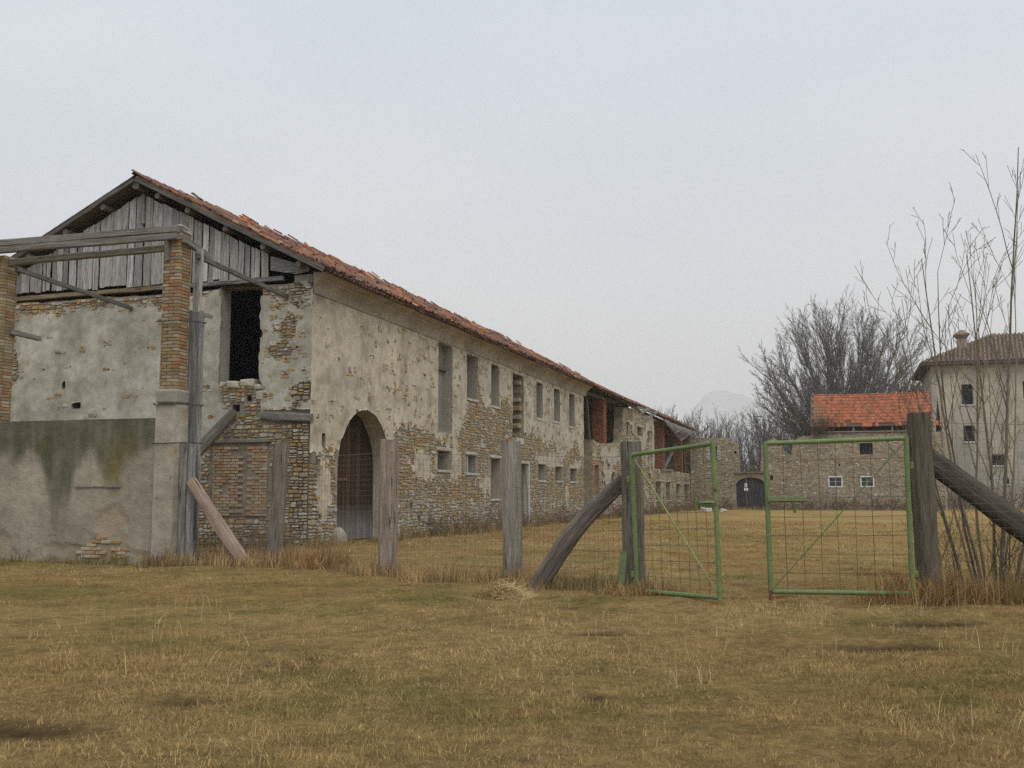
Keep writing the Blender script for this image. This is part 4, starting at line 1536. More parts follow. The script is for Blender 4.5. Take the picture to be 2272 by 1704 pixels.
def pillar(n0, n1, t0, t1, zb, zt, solo):
    m_ = MB(); box(m_, (t0 + .02, n0 + .02, zb), (t1 - .02, n1 - .02, zt), (.27, .23, .17))
    core = m_.build('brick_pillar', 'mortar', porch, PO)
    rest_ = MB()
    z = zb; k = 0
    while z < zt - .05:
        h = .066
        rows_ = []
        # front (t0) and right (n0) faces carry the bricks the photo shows; the other two faces close the course
        x = n0 - (.13 if k % 2 else 0)
        while x < n1 - .03:
            a, b = max(x, n0), min(x + .255, n1)
            if b - a > .04:
                rows_.append(((t0 - U(0, .008), a + .005, z), (t0 + .12, b - .005, z + h), True))
            x += .262
        y = t0 + .125
        while y < t1 - .05:
            b = min(y + .255, t1)
            rows_.append(((y + .005, n0 - U(0, .008), z), (b - .005, n0 + .12, z + h), True))
            rows_.append(((y + .005, n1 - .12, z), (b - .005, n1 + U(0, .008), z + h), False))
            y += .262
        for (lo, hi, show) in rows_:
            c = random.choice(PBC)
            if random.random() < .25:
                c = lerp(c, (.40, .36, .29), U(.2, .7))
            c = var(c, .14)
            global nb
            if show and solo > 0 and nb < 300:
                q = MB(); box(q, lo, hi, c, .003, .007); q.build('brick', 'brick', core, PO); solo -= 1; nb += 1
            else:
                box(rest_, lo, hi, c, .003)
        z += .077; k += 1
    if rest_.v:
        rest_.build('inner_bricks', 'brick', core, PO, kind='stuff')
    return core


pillar(-.85, -.41, -7.92, -7.48, 3.84, 7.36, 240)
pillar(4.05, 4.49, -7.85, -7.41, 3.1, 7.2, 60)


def grid_block(mb, lo, hi, res, colf, dispf, axis_t=True):
    """plastered block: finely gridded front (t = lo) and right side (n = lo), plain elsewhere"""
    t0, n0, z0 = lo; t1, n1, z1 = hi
    for face in (0, 1, 2):
        a0, a1 = (n0, n1) if face != 1 else (t0, t1)
        nx_ = max(2, int((a1 - a0) / res)); nz_ = max(2, int((z1 - z0) / res))
        vs, cs = [], []
        for i in range(nx_ + 1):
            for j in range(nz_ + 1):
                a = a0 + (a1 - a0) * i / nx_; z = z0 + (z1 - z0) * j / nz_
                e = 0 if i in (0, nx_) or j in (nz_,) else dispf(a, z)
                if face == 0:
                    vs.append((t0 + e, a, z)); cs.append(colf(a, z))
                elif face == 1:
                    vs.append((a, n0 + e, z)); cs.append(colf(n0 + a * .7, z))
                else:
                    vs.append((t1, a, z)); cs.append(colf(a, z))
        fs = [(i * (nz_ + 1) + j, (i + 1) * (nz_ + 1) + j, (i + 1) * (nz_ + 1) + j + 1, i * (nz_ + 1) + j + 1) for i in range(nx_) for j in range(nz_)]
        mb.add(vs, fs, cs)
    quad(mb, (t0, n0, z1), (t1, n0, z1), (t1, n1, z1), (t0, n1, z1), colf(n0, z1))


def base_col(n, z):
    c = lerp((.40, .37, .30), (.34, .30, .235), max(0, min(1, .5 + nz(n * 2, z * .7, 502, 3))))
    c = lerp(c, (.36, .26, .12), max(0, nz(n * 3, z * 2.2, 505, 2) - .35) * 1.6)
    return lerp(c, (.25, .235, .2), smooth(3.1, 3.8, z) * .7)


m = MB(); grid_block(m, (-7.95, -.88, -.1), (-7.45, -.37, 3.5), .07, base_col, lambda a, z: .012 * nz(a * 3, z * 3, 9, 3))
m.build('pillar_plinth', 'plaster', porch, PO, smooth=False)
m = MB(); box(m, (-7.98, -.90, 3.502), (-7.43, -.35, 3.84), (.27, .25, .21), .015, .05); m.build('plinth_cap', 'soft', porch, PO)
m = MB(); box(m, (-7.94, -.87, 7.36), (-7.46, -.39, 7.55), (.27, .26, .22), .03, .05); m.build('pillar_cap', 'soft', porch, PO)


def low_col(n, z):
    base = lerp((.225, .20, .15), (.33, .295, .23), max(0, min(1, .5 + 1.3 * nz(n * .8, z * .9, 520, 4))))
    if n < 3.2:
        base = lerp(base, (.36, .32, .25), .4)
    # rain streaks of black algae running down from the open top
    s = vnp(n * 1.0)
    drip = interp([(-.4, .7), (.0, .9), (.3, 1.1), (.6, 1.5), (.8, 1.75), (1.0, 1.5), (1.3, 1.0), (1.55, .95), (1.75, 1.3), (1.9, 2.4), (2.2, 2.7), (2.4, 2.4), (2.6, 1.6), (2.85, 1.1), (3.2, 1.0), (4.5, .9), (7, .8)], n)
    dpt = 3.2 - z
    k = (1 - smooth(drip * .55, drip, dpt + .25 * nz(n * 3.4, z * .7, 530, 3))) * (.8 + .3 * nz(n * 5, z * .6, 533, 3))
    c = lerp(base, (.085, .083, .05), max(0, min(.92, k)))
    # moss, lichen
    my = max(0, 1 - ((n - .75) / .28) ** 2 - ((z - 1.95) / .5) ** 2) * .7 + max(0, 1 - ((n - 2.62) / .16) ** 2 - ((z - 2.6) / .55) ** 2) * .9 + max(0, 1 - ((n - .55) / .6) ** 2 - ((z - 2.5) / .5) ** 2) * .35
    c = lerp(c, (.20, .155, .045) if n < 1.6 else (.085, .095, .03), max(0, min(.8, my * (.8 + .8 * nz(n * 4, z * 3, 541, 3)))))
    # bare pinkish brick showing low down
    br = .6 * nz(n * .9, z * 1.1, 550, 3) - .25 * smooth(.8, 1.3, z) + .5 * (1 - smooth(.15, .8, z)) + .5 * max(0, 1 - ((n - .9) / .7) ** 2 - ((z - .8) / .8) ** 2)
    row = abs((z / .082) % 1 - .5)
    if br > .28:
        c = lerp(c, (.34, .265, .185) if row < .36 else (.22, .18, .14), min(.75, (br - .28) * 2.5))
    return c


def vnp(x):
    return nz(x, 3.3, 0, 2)


def low_disp(a, z):
    d = .014 * nz(a * 1.5, z * 1.5, 9, 3) + .004 * nz(a * 9, z * 14, 571, 2)
    br = .6 * nz(a * .9, z * 1.1, 550, 3) - .25 * smooth(.8, 1.3, z) + .5 * (1 - smooth(.15, .8, z)) + .5 * max(0, 1 - ((a - .9) / .7) ** 2 - ((z - .8) / .8) ** 2)
    if br > .28:
        d += min(.03, (br - .28) * .15) + (.012 if abs((z / .082) % 1 - .5) > .36 else 0)
    return d


m = MB(); grid_block(m, (-7.86, -.366, -.1), (-7.45, 7.6, 3.2), .0405, low_col, low_disp)
m.build('low_wall', 'plaster', porch, PO)
# a few bricks laid bare at the foot of the wall
for i in range(7):
    for j in range(5):
        n = .35 + j * .262 + (.13 if i % 2 else 0) - .12
        if nz(n * 2.2, i * .5, 77) > -.1 + .12 * i - .3 and abs(n - .8) < .75 - .07 * i:
            m = MB(); box(m, (-7.866 - U(0, .006), n, .08 + i * .082), (-7.8, n + .25, .08 + i * .082 + .07), var(random.choice([(.40, .27, .16), (.43, .33, .22), (.36, .23, .12), (.44, .38, .29)])), .004, .008)
            m.build('bare_brick', 'brick', porch, PO)
m = MB(); box(m, (-7.895, .55, 1.66), (-7.8, 1.75, 1.69), (.22, .19, .16), .004); m.build('ledge', 'soft', porch, PO)
GB = (.205, .193, .165)
for nm, a, b, w, h in (('roof_beam', (-8.03, -.86, 7.44), (-8.03, 8.2, 7.44), .10, .155), ('roof_beam', (-8.0, -.84, 7.28), (-8.03, 8.2, 7.28), .13, .15), ('lower_beam', (-7.66, -.38, 7.11), (-7.66, 4.04, 7.05), .13, .15),
                       ('cross_piece', (-7.9, -.93, 7.22), (-6.6, -.74, 7.1), .09, .16), ('packing_block', (-7.97, -.55, 7.2), (-7.97, -.56, 6.73), .12, .07),
                       ('rafter', (-7.5, -1.0, 6.92), (-.05, .8, 7.39), .08, .12), ('rafter', (-7.5, 4.02, 6.94), (-.05, 6.27, 7.32), .08, .12), ('rafter_stub', (-7.6, 4.02, 5.38), (-6.7, 3.92, 5.33), .08, .12),
                       ('cross_piece', (-7.44, -.45, 5.72), (-7.34, -1.35, 5.52), .06, .10)):
    m = MB(); beam(m, a, b, w, h, var(GB if nm != 'rafter' else (.15, .14, .13), .1), segs=10, jit=.007); m.build(nm, 'timber', porch, PO)
for (n0, t0, z0, z1, w, c) in ((-.84, -7.40, 0, 5.66, .13, (.22, .212, .20)), (-.985, -7.42, 0, 5.62, .14, (.19, .183, .172)), (-1.12, -7.38, 0, 5.66, .11, (.24, .232, .22)), (-.92, -7.32, 5.0, 7.12, .2, (.34, .33, .31)),
                              (-.98, -7.72, 0, 2.66, .17, (.27, .26, .24)), (-1.16, -7.70, 0, 2.64, .16, (.31, .30, .28)), (-.22, -7.42, 3.2, 4.3, .12, (.19, .19, .185))):
    m = MB(); beam(m, (t0, n0, z0 - .05), (t0 + U(-.02, .02), n0 + U(-.03, .03), z1), .07, w, var(c, .06), segs=9, jit=.007, hint=(0, 1, 0)); m.build('upright_board', 'timber', porch, PO)
for z in (3.48, 2.62, 5.36):
    m = MB()
    e = .03
    tube(m, [(-7.95 - e, -.33, z), (-7.95 - e, -.93, z + .01), (-7.75, -1.27 if z < 3 else -1.0, z + .02), (-7.36, -1.22, z + .02), (-7.3, -.8, z)], .013, 5, (.06, .055, .05)); m.build('tie_wire', 'iron', porch, PO)
m = MB(); tube(m, [(-.0, 2.55, 3.95), (-1.2, 2.75, 2.95), (-2.6, 3.1, 1.7), (-4.4, 3.5, .05)], [.15, .17, .16, .16], 10, (.115, .105, .085), cap=True, jit=.12)
prop = m.build('leaning_log', 'timber')
prop.location = (0, 0, 0)
prop.matrix_world = Matrix.Translation(C0) @ Matrix.Rotation(ANG, 4, 'Z')
prop['label'] = 'dark split log propped against the gable wall behind the grey upright boards'
prop['category'] = 'log'


# ================================================================== FENCE: posts, braces, wire
def rough_post(mb, pts, rads, col, sides=18, seed=0, square=.35, cracks=5, ring=16):
    """hewn timber: swept super-ellipse with shakes (long cracks), knots and an uneven sawn end; rads = list of (w, d) half sizes"""
    pts = [Vector(p) for p in pts]
    cum = [0]
    for a, b in zip(pts, pts[1:]):
        cum.append(cum[-1] + (b - a).length)
    L_ = cum[-1]
    cr_ = [(U(0, 6.28), U(.15, .8), U(.25, .5), U(.6, 1.0)) for _ in range(cracks)]
    vs, gs, fs = [], [], []
    Z0 = (pts[-1] - pts[0]).normalized()
    h = Vector((0, 1, 0)) if abs(Z0.y) < .8 else Vector((1, 0, 0))
    off = U(0, 60)
    for i in range(ring + 1):
        s = L_ * i / ring
        k = 0
        while k < len(pts) - 2 and cum[k + 1] < s:
            k += 1
        f = (s - cum[k]) / (cum[k + 1] - cum[k])
        p = pts[k].lerp(pts[k + 1], f)
        w = rads[k][0] + (rads[k + 1][0] - rads[k][0]) * f
        d = rads[k][1] + (rads[k + 1][1] - rads[k][1]) * f
        z = (pts[k + 1] - pts[k]).normalized()
        x = h.cross(z).normalized(); y = z.cross(x)
        for j in range(sides):
            an = 2 * math.pi * j / sides
            c, sn = math.cos(an), math.sin(an)
            e = 1 - square
            q = (abs(c) ** (2 / (2 * e)) + abs(sn) ** (2 / (2 * e))) if False else 1
            cx = math.copysign(abs(c) ** (1 - square * .6), c); cy = math.copysign(abs(sn) ** (1 - square * .6), sn)
            r = 1 + .09 * nz(c * 1.2 + seed, sn * 1.2, s * 1.1, 3) + .03 * nz(c * 4 + seed, sn * 4, s * 3, 2)
            for (ca, c0, cl, cd) in cr_:
                da = (an - ca - .12 * math.sin(s * 2 + ca) + math.pi) % (2 * math.pi) - math.pi
                if abs(da) < .2 and abs(s / L_ - c0) < cl:
                    r -= .16 * cd * (1 - abs(da) / .2)
            up = 0
            if i == ring:
                up = .02 * nz(c * 2 + seed, sn * 2, 1.0)
            vs.append(p + x * (cx * w * r) + y * (cy * d * r) + z * up)
            gs.append((cx * w + off, cy * d + off, s + off))
    for i in range(ring):
        for j in range(sides):
            j2 = (j + 1) % sides
            fs.append((i * sides + j, i * sides + j2, (i + 1) * sides + j2, (i + 1) * sides + j))
    top = len(vs)
    vs.append(pts[-1] - Z0 * .005); gs.append((off, off, L_ + off))
    for j in range(sides):
        fs.append((ring * sides + j, ring * sides + (j + 1) % sides, top))
    fs.append(tuple(range(sides - 1, -1, -1)))
    mb.add(vs, fs, col, gs)


POSTS = [((-5.14, 23.43), 2.62, .17, (.20, .175, .14), 'round grey leaning fence post, nearest post to the stone farmhouse corner', (.10, 0)),
         ((-2.39, 20.89), 2.56, .185, (.30, .24, .19), 'pinkish weathered fence post standing before the arched door', (.0, 0)),
         ((.01, 18.85), 2.43, .185, (.265, .24, .20), 'grey cracked fence post between pinkish post and curved brace', (-.03, 0)),
         ((1.92, 17.0), 2.33, .175, (.165, .147, .115), 'dark grey gatepost carrying the left green gate leaf', (-.03, 0)),
         ((5.88, 15.32), 2.66, .168, (.125, .106, .08), 'tall rough gatepost carrying the right green gate leaf', (-.06, 0))]
for k, ((x, y), h, r, col, lab, lean) in enumerate(POSTS):
    m = MB()
    rough_post(m, [(0, 0, -.15), (lean[0] * .5, lean[1], h * .5), (lean[0], lean[1], h)], [(r, r * .92), (r * .97, r * .9), (r * .93, r * .88)], col, seed=k * 7.3, square=.15 if k == 0 else .5)
    o = m.build('gate_post' if k > 2 else 'fence_post', 'timber')
    o.location = (x, y, 0)
    o['label'] = lab
    o['category'] = 'post'
    o['group'] = 'timber posts of the wire fence'
BR_ = [([(-5.58, 23.1, -.12), (-6.33, 23.38, .84), (-7.06, 23.66, 1.80)], [(.15, .10), (.155, .10), (.13, .09)], (.30, .225, .18), 'straight reddish grey plank brace leaning on upright boards beside the plastered pillar'),
       ([(.30, 17.7, -.14), (.42, 17.68, .04), (.95, 17.5, .84), (1.26, 17.4, 1.21), (1.80, 17.22, 1.73)], [(.15, .13), (.15, .13), (.15, .13), (.14, .12), (.12, .11)], (.175, .152, .125), 'curved dark timber brace leaning on the left gatepost'),
       ([(5.95, 15.45, 2.02), (6.7, 15.45, 1.47), (7.5, 15.45, .86), (8.75, 15.45, -.12)], [(.16, .15), (.17, .15), (.17, .15), (.17, .15)], (.10, .088, .07), 'thick dark log brace sloping down from the right gatepost')]
for k, (pts, rd, col, lab) in enumerate(BR_):
    m = MB(); rough_post(m, pts, rd, col, seed=k * 3.3 + 40, square=.5, ring=20)
    o = m.build('fence_brace', 'timber'); o['label'] = lab; o['category'] = 'brace'
# wire netting: one thing, a span between each pair of posts
wf = thing('wire_fence', 'thin rusty square mesh wire netting strung between the timber posts', 'wire fence', (-2, 20, 0))
WL = [(-7.05, 23.75), (-5.1, 23.3), (-2.36, 20.75), (.02, 18.72), (1.9, 16.9)]
SPANS = list(zip(WL, WL[1:])) + [((6.0, 15.25), (10.4, 14.6))]
for q, (a, b) in enumerate(SPANS):
    a = Vector((a[0], a[1], 0)); b = Vector((b[0], b[1], 0))
    d = b - a; L_ = d.length; d.normalize()
    m = MB()
    top0, top1 = [(2.45, 2.36), (2.36, 2.32), (2.32, 2.23), (2.23, 2.1), (2.52, 2.5)][q]
    step = .10
    nv_ = int(L_ / step)
    off = lambda f, z: Vector((0, 0, -.05 * math.sin(math.pi * f) * z / 2.3))
    for i in range(nv_ + 1):
        f = i / nv_
        zt = top0 + (top1 - top0) * f
        bend = .03 * math.sin(i * .7) * .3
        tube(m, [a + d * (L_ * f) + Vector((U(-.01, .01), U(-.012, .012), z)) + off(f, z) for z in (.03, zt * .35, zt * .7, zt)], .0022, 3, (.13, .10, .08))
    nh = 22
    for j in range(nh + 1):
        g = j / nh
        r = .0022 if 0 < j < nh else .0045
        tube(m, [a + d * (L_ * f) + Vector((0, U(-.012, .012), .03 + (top0 + (top1 - top0) * f - .03) * g)) + off(f, 2.3 * g) for f in [i / 6 for i in range(7)]], r, 3, (.16, .15, .145))
    m.build('netting_span', 'iron', wf, (-2, 20, 0))

# ================================================================== GREEN STEEL GATE, two leaves standing ajar
GRN = (.145, .20, .072); GRN2 = (.105, .215, .085)


def gate_leaf(nm, lab, hT, hB, fT, fB, ncol, nrow, diag, latch, side):
    o = (hB[0], hB[1], 0)
    g = thing(nm, lab, 'gate', o, 'green gate leaves')
    hT, hB, fT, fB = map(Vector, (hT, hB, fT, fB))
    r = .036
    for part, a, b in (('hinge_stile', hB, hT), ('free_stile', fB, fT), ('top_rail', hT, fT), ('bottom_rail', hB, fB)):
        d = (b - a).normalized()
        m_ = MB(); tube(m_, [a - d * (.03 if 'stile' in part else 0), a.lerp(b, .33), a.lerp(b, .66), b + d * (.03 if 'stile' in part else 0)], r if 'stile' in part else r * .92, 12, var(GRN, .06), cap=True)
        m_.build(part, 'green', g, o, smooth=False)
    m_ = MB()
    for i in range(1, ncol):
        f = i / ncol
        a = hB.lerp(fB, f); b = hT.lerp(fT, f)
        j = U(-.012, .012)
        tube(m_, [a, a.lerp(b, .5) + Vector((j, 0, 0)), b], .0045, 4, var((.14, .15, .07) if random.random() < .5 else (.13, .09, .05), .2))
    for i in range(1, nrow):
        f = i / nrow
        a = hB.lerp(hT, f); b = fB.lerp(fT, f)
        tube(m_, [a, a.lerp(b, .5) + Vector((0, 0, U(-.012, .012))), b], .0045, 4, var((.13, .16, .07) if random.random() < .5 else (.14, .09, .05), .2))
    m_.build('mesh_infill', 'green', g, o)
    m_ = MB(); tube(m_, [Vector(diag[0]), Vector(diag[1])], .012 if side < 0 else .009, 6, (.25, .28, .10) if side < 0 else (.12, .17, .06), cap=True); m_.build('diagonal_bar', 'green', g, o)
    for f in (.82, .12):
        p = hB.lerp(hT, f)
        m_ = MB(); box(m_, (p.x - .09 if side < 0 else p.x + .03, p.y - .03, p.z - .05), (p.x - .03 if side < 0 else p.x + .09, p.y + .05, p.z + .05), (.14, .17, .06), .004, .012); m_.build('hinge', 'green', g, o)
    for (lo, hi, c, nm2) in latch:
        m_ = MB(); beam(m_, lo, hi, .035, .075 if nm2 != 'bolt' else .022, c, segs=3, jit=.001); m_.build(nm2, 'green', g, o)
    return g


gate_leaf('gate_leaf', 'left green steel gate leaf swung open towards the camera', (1.86, 16.72, 2.11), (1.92, 16.70, .03), (2.845, 15.2, 2.215), (2.905, 15.2, .065), 9, 9,
          ((1.90, 16.60, 2.03), (2.87, 15.24, .14)), [((2.60, 15.38, 1.385), (2.88, 15.16, 1.385), GRN, 'latch_case'), ((2.66, 15.30, 1.39), (2.83, 15.14, 1.395), (.30, .33, .22), 'bolt'), ((2.62, 15.36, 1.46), (2.62, 15.36, 1.31), GRN, 'latch_plate')], -1)
gate_leaf('gate_leaf', 'right green steel gate leaf standing almost closed beside the bare shrub', (5.49, 14.95, 2.28), (5.5, 14.95, .145), (3.623, 15.35, 2.225), (3.65, 15.35, .135), 8, 8,
          ((5.44, 14.95, 2.20), (3.70, 15.33, .2)), [((3.63, 15.30, 1.43), (4.15, 15.19, 1.43), GRN, 'latch_case'), ((3.66, 15.26, 1.415), (4.45, 15.12, 1.415), (.2, .16, .10), 'bolt'), ((3.98, 15.20, 1.42), (3.98, 15.20, 1.24), (.10, .13, .05), 'bolt'), ((3.645, 15.33, .16), (3.64, 15.33, .02), (.12, .06, .03), 'drop_bolt')], 1)
m = MB()
beam(m, (1.655, 16.66, -.05), (1.725, 16.74, .62), .10, .012, (.105, .16, .06), segs=3, jit=.002, hint=(0, -1, 0))
o = m.build('metal_strip', 'green'); o['label'] = 'short green metal strip leaning at the foot of the left gatepost'; o['category'] = 'metal strip'


# ================================================================== TREES
def grow(mb, p, d, length, r, lvl, P):
    """one limb and, recursively, its side limbs"""
    n = P['segs'][lvl]
    pts, rad = [Vector(p)], [r]
    d = Vector(d).normalized()
    st = length / n
    for i in range(n):
        d = (d + Vector((random.gauss(0, 1), random.gauss(0, 1), random.gauss(0, 1))) * P['wig'][lvl] + Vector((0, 0, P['up'][lvl]))).normalized()
        pts.append(pts[-1] + d * st)
        rad.append(max(P['rmin'], r * (1 - (1 - P['taper'][lvl]) * (i + 1) / n)))
    tube(mb, pts, rad, P['sides'][lvl], var(P['col'], .15))
    if lvl + 1 >= len(P['segs']):
        return
    nc = P['kids'][lvl]
    nc = max(1, int(nc * U(.75, 1.25)))
    for k in range(nc):
        f = P['start'][lvl] + (1 - P['start'][lvl]) * (k + U(0, 1)) / nc
        i = min(n - 1, int(f * n)); g = f * n - i
        q = pts[i].lerp(pts[i + 1], g)
        ax = (pts[i + 1] - pts[i]).normalized()
        t_ = Vector((random.gauss(0, 1), random.gauss(0, 1), random.gauss(0, 1)))
        t_ = (t_ - ax * t_.dot(ax)).normalized()
        an = math.radians(U(*P['ang'][lvl]))
        nd = ax * math.cos(an) + t_ * math.sin(an)
        ln = length * P['ratio'][lvl] * U(.65, 1.2) * (1 - .45 * f)
        grow(mb, q, nd, ln, max(P['rmin'], rad[i] * U(.45, .62)), lvl + 1, P)


def tree(name, lab, loc, leaders, P, trunk_h, trunk_r, bias=(0, 0)):
    t_ = thing(name, lab, 'tree', loc)
    m_ = MB()
    tube(m_, [Vector(loc) + Vector((0, 0, z)) for z in (-.2, trunk_h * .5, trunk_h)], [trunk_r * 1.25, trunk_r, trunk_r * .95], 10, P['col'], jit=.05)
    m_.build('trunk', 'bark', t_, loc)
    m_ = MB()
    for (az, el, ln, r) in leaders:
        d = Vector((math.cos(az) * math.cos(el), math.sin(az) * math.cos(el), math.sin(el)))
        grow(m_, Vector(loc) + Vector((0, 0, trunk_h * U(.6, .98))), d, ln, r, 0, P)
    m_.build('crown', 'bark', t_, loc)
    return t_


BIG = dict(segs=[7, 6, 4, 3], wig=[.025, .045, .07, .09], up=[.03, .05, .05, .03], taper=[.22, .3, .4, .5], rmin=.016, sides=[5, 4, 3, 3], kids=[16, 10, 6], start=[.14, .12, .12], ang=[(13, 32), (15, 36), (15, 40)], ratio=[.52, .46, .55],
           col=(.165, .15, .132))
random.seed(21)
lead = []
for i in range(21):
    az = i * 2.4 + U(-.3, .3)
    el = math.radians(U(50, 86) if i % 3 else U(24, 48))
    lead.append((az, el, (13.0 + 6.2 * math.sin(el) ** 3) * U(.93, 1.05), U(.2, .3)))
for (az, el_, ln) in ((3.0, 40, 14.5), (3.4, 52, 15.5), (2.8, 62, 16.5), (.2, 45, 14.5), (-.3, 57, 16), (3.2, 30, 13), (.1, 34, 13)):
    lead.append((az, math.radians(el_), ln, .22))
tree('broad_tree', 'great broad bare tree with fan of limbs rising behind the barn', (43.6, 140, 0), lead, BIG, 5.5, .8)
DK = dict(BIG); DK['col'] = (.12, .108, .092); DK['kids'] = [16, 9, 7]; DK['rmin'] = .022
lead = [(i * 2.4, math.radians(U(35, 80)), U(7.5, 10.5), .2) for i in range(10)]
tree('dark_tree', 'lower dense dark bare tree between broad tree and tall house', (53, 146, 0), lead, DK, 6, .5)
SM = dict(BIG); SM['kids'] = [9, 6, 4]; SM['rmin'] = .02; SM['col'] = (.10, .092, .085)
for (x, y, h, lab) in ((21.5, 152, 14.5, 'small bare tree showing above the collapsed roof of the wing'), (37.6, 160, 14.2, 'slim bare tree left of the broad tree beyond the wall'), (28.6, 165, 12.5, 'thin bare tree above the middle of the courtyard wall')):
    lead = [(i * 2.4, math.radians(U(50, 86)), h * U(.5, .68), .13) for i in range(7)]
    tree('bare_tree', lab, (x, y, 0), lead, SM, h * .3, .24)
# far wood: one grey mass of slim stems and brush
m = MB()
WD = dict(segs=[5, 3, 2], wig=[.04, .09, .1], up=[.05, .06, .04], taper=[.25, .4, .5], rmin=.022, sides=[3, 3, 3], kids=[15, 5], start=[.15, .1], ang=[(18, 45), (20, 45)], ratio=[.32, .5], col=(.125, .115, .105))
random.seed(5)
for i in range(240):
    y = U(150, 230)
    px = U(1440, 2080)
    x = (px - 1136) / 2380 * y
    h = U(9.5, 14.0) * (y / 170)
    if 1640 < px < 1760:
        h *= 1.0
    grow(m, (x, y, -.2), (U(-.06, .06), U(-.06, .06), 1), h, U(.10, .2), 0, WD)
BRS = dict(segs=[3, 2], wig=[.1, .12], up=[.05, .05], taper=[.3, .5], rmin=.028, sides=[3, 3], kids=[8], start=[.1], ang=[(20, 55)], ratio=[.6], col=(.095, .085, .076))
for i in range(700):
    y = U(128, 170); px = U(1400, 2300)
    x = (px - 1136) / 2380 * y
    grow(m, (x, y, -.1), (U(-.5, .5), U(-.3, .3), 1), U(3, 6.5), .05, 0, BRS)
o = m.build('bare_wood', 'bark', kind='stuff'); o['label'] = 'grey mass of bare winter woodland beyond the courtyard wall'; o['category'] = 'wood'

# ------------------------------------------------------------------ bare many-stemmed shrub by the right gatepost
random.seed(77)
shrub = thing('bare_shrub', 'tall bare many-stemmed willow shrub beside the right gatepost', 'shrub', (7.15, 16.2, 0))
SO = (7.15, 16.2, 0)
SH = dict(segs=[9, 6, 4, 2], wig=[.035, .06, .08, .08], up=[.03, .05, .05, .04], taper=[.22, .25, .35, .6], rmin=.0035, sides=[7, 5, 4, 3], kids=[7, 4, 2], start=[.32, .2, .2], ang=[(14, 34), (16, 40), (16, 40)], ratio=[.42, .45, .5], col=(.125, .105, .072))
STEMS = [((.15, .1), (.10, .06), 7.0, .05), ((-.1, 0), (-.16, .02), 5.3, .045), ((0, .15), (-.09, .1), 4.9, .04), ((-.2, -.1), (-.22, 0), 5.0, .035), ((.1, .2), (.02, .1), 5.4, .045), ((.3, 0), (.22, .05), 6.3, .05),
         ((.35, .1), (.4, .02), 5.6, .04), ((-.3, .1), (-.3, .1), 4.0, .028), ((.0, -.15), (-.05, -.1), 3.4, .025), ((.45, -.1), (.55, -.05), 4.2, .03), ((-.12, .22), (-.13, .2), 4.6, .03), ((.2, -.2), (.14, -.15), 3.0, .022), ((-.35, .05), (-.2, .05), 4.7, .026), ((.25, .25), (.2, .12), 5.7, .03)]
for k, ((bx, by), (dx, dy), ln, r) in enumerate(STEMS):
    m = MB()
    P_ = dict(SH); P_['col'] = var((.185, .15, .095) if k % 3 else (.14, .125, .09), .15)
    grow(m, (SO[0] + bx, SO[1] + by, -.1), (dx, dy, 1), ln, r * .62, 0, P_)
    m.build('stem', 'bark', shrub, SO)
TW_ = dict(segs=[5, 3], wig=[.1, .12], up=[.06, .04], taper=[.3, .5], rmin=.0032, sides=[4, 3], kids=[7], start=[.2], ang=[(20, 50)], ratio=[.4], col=(.13, .10, .065))
m = MB()
for k in range(80):
    a = U(-1.2, 2.2)
    grow(m, (SO[0] + a, SO[1] + U(-.7, .4), -.05), (U(-.45, .45), U(-.3, .3), 1), U(.5, 1.9), U(.005, .011), 0, TW_)
m.build('undergrowth_twigs', 'bark', shrub, SO, kind='stuff')

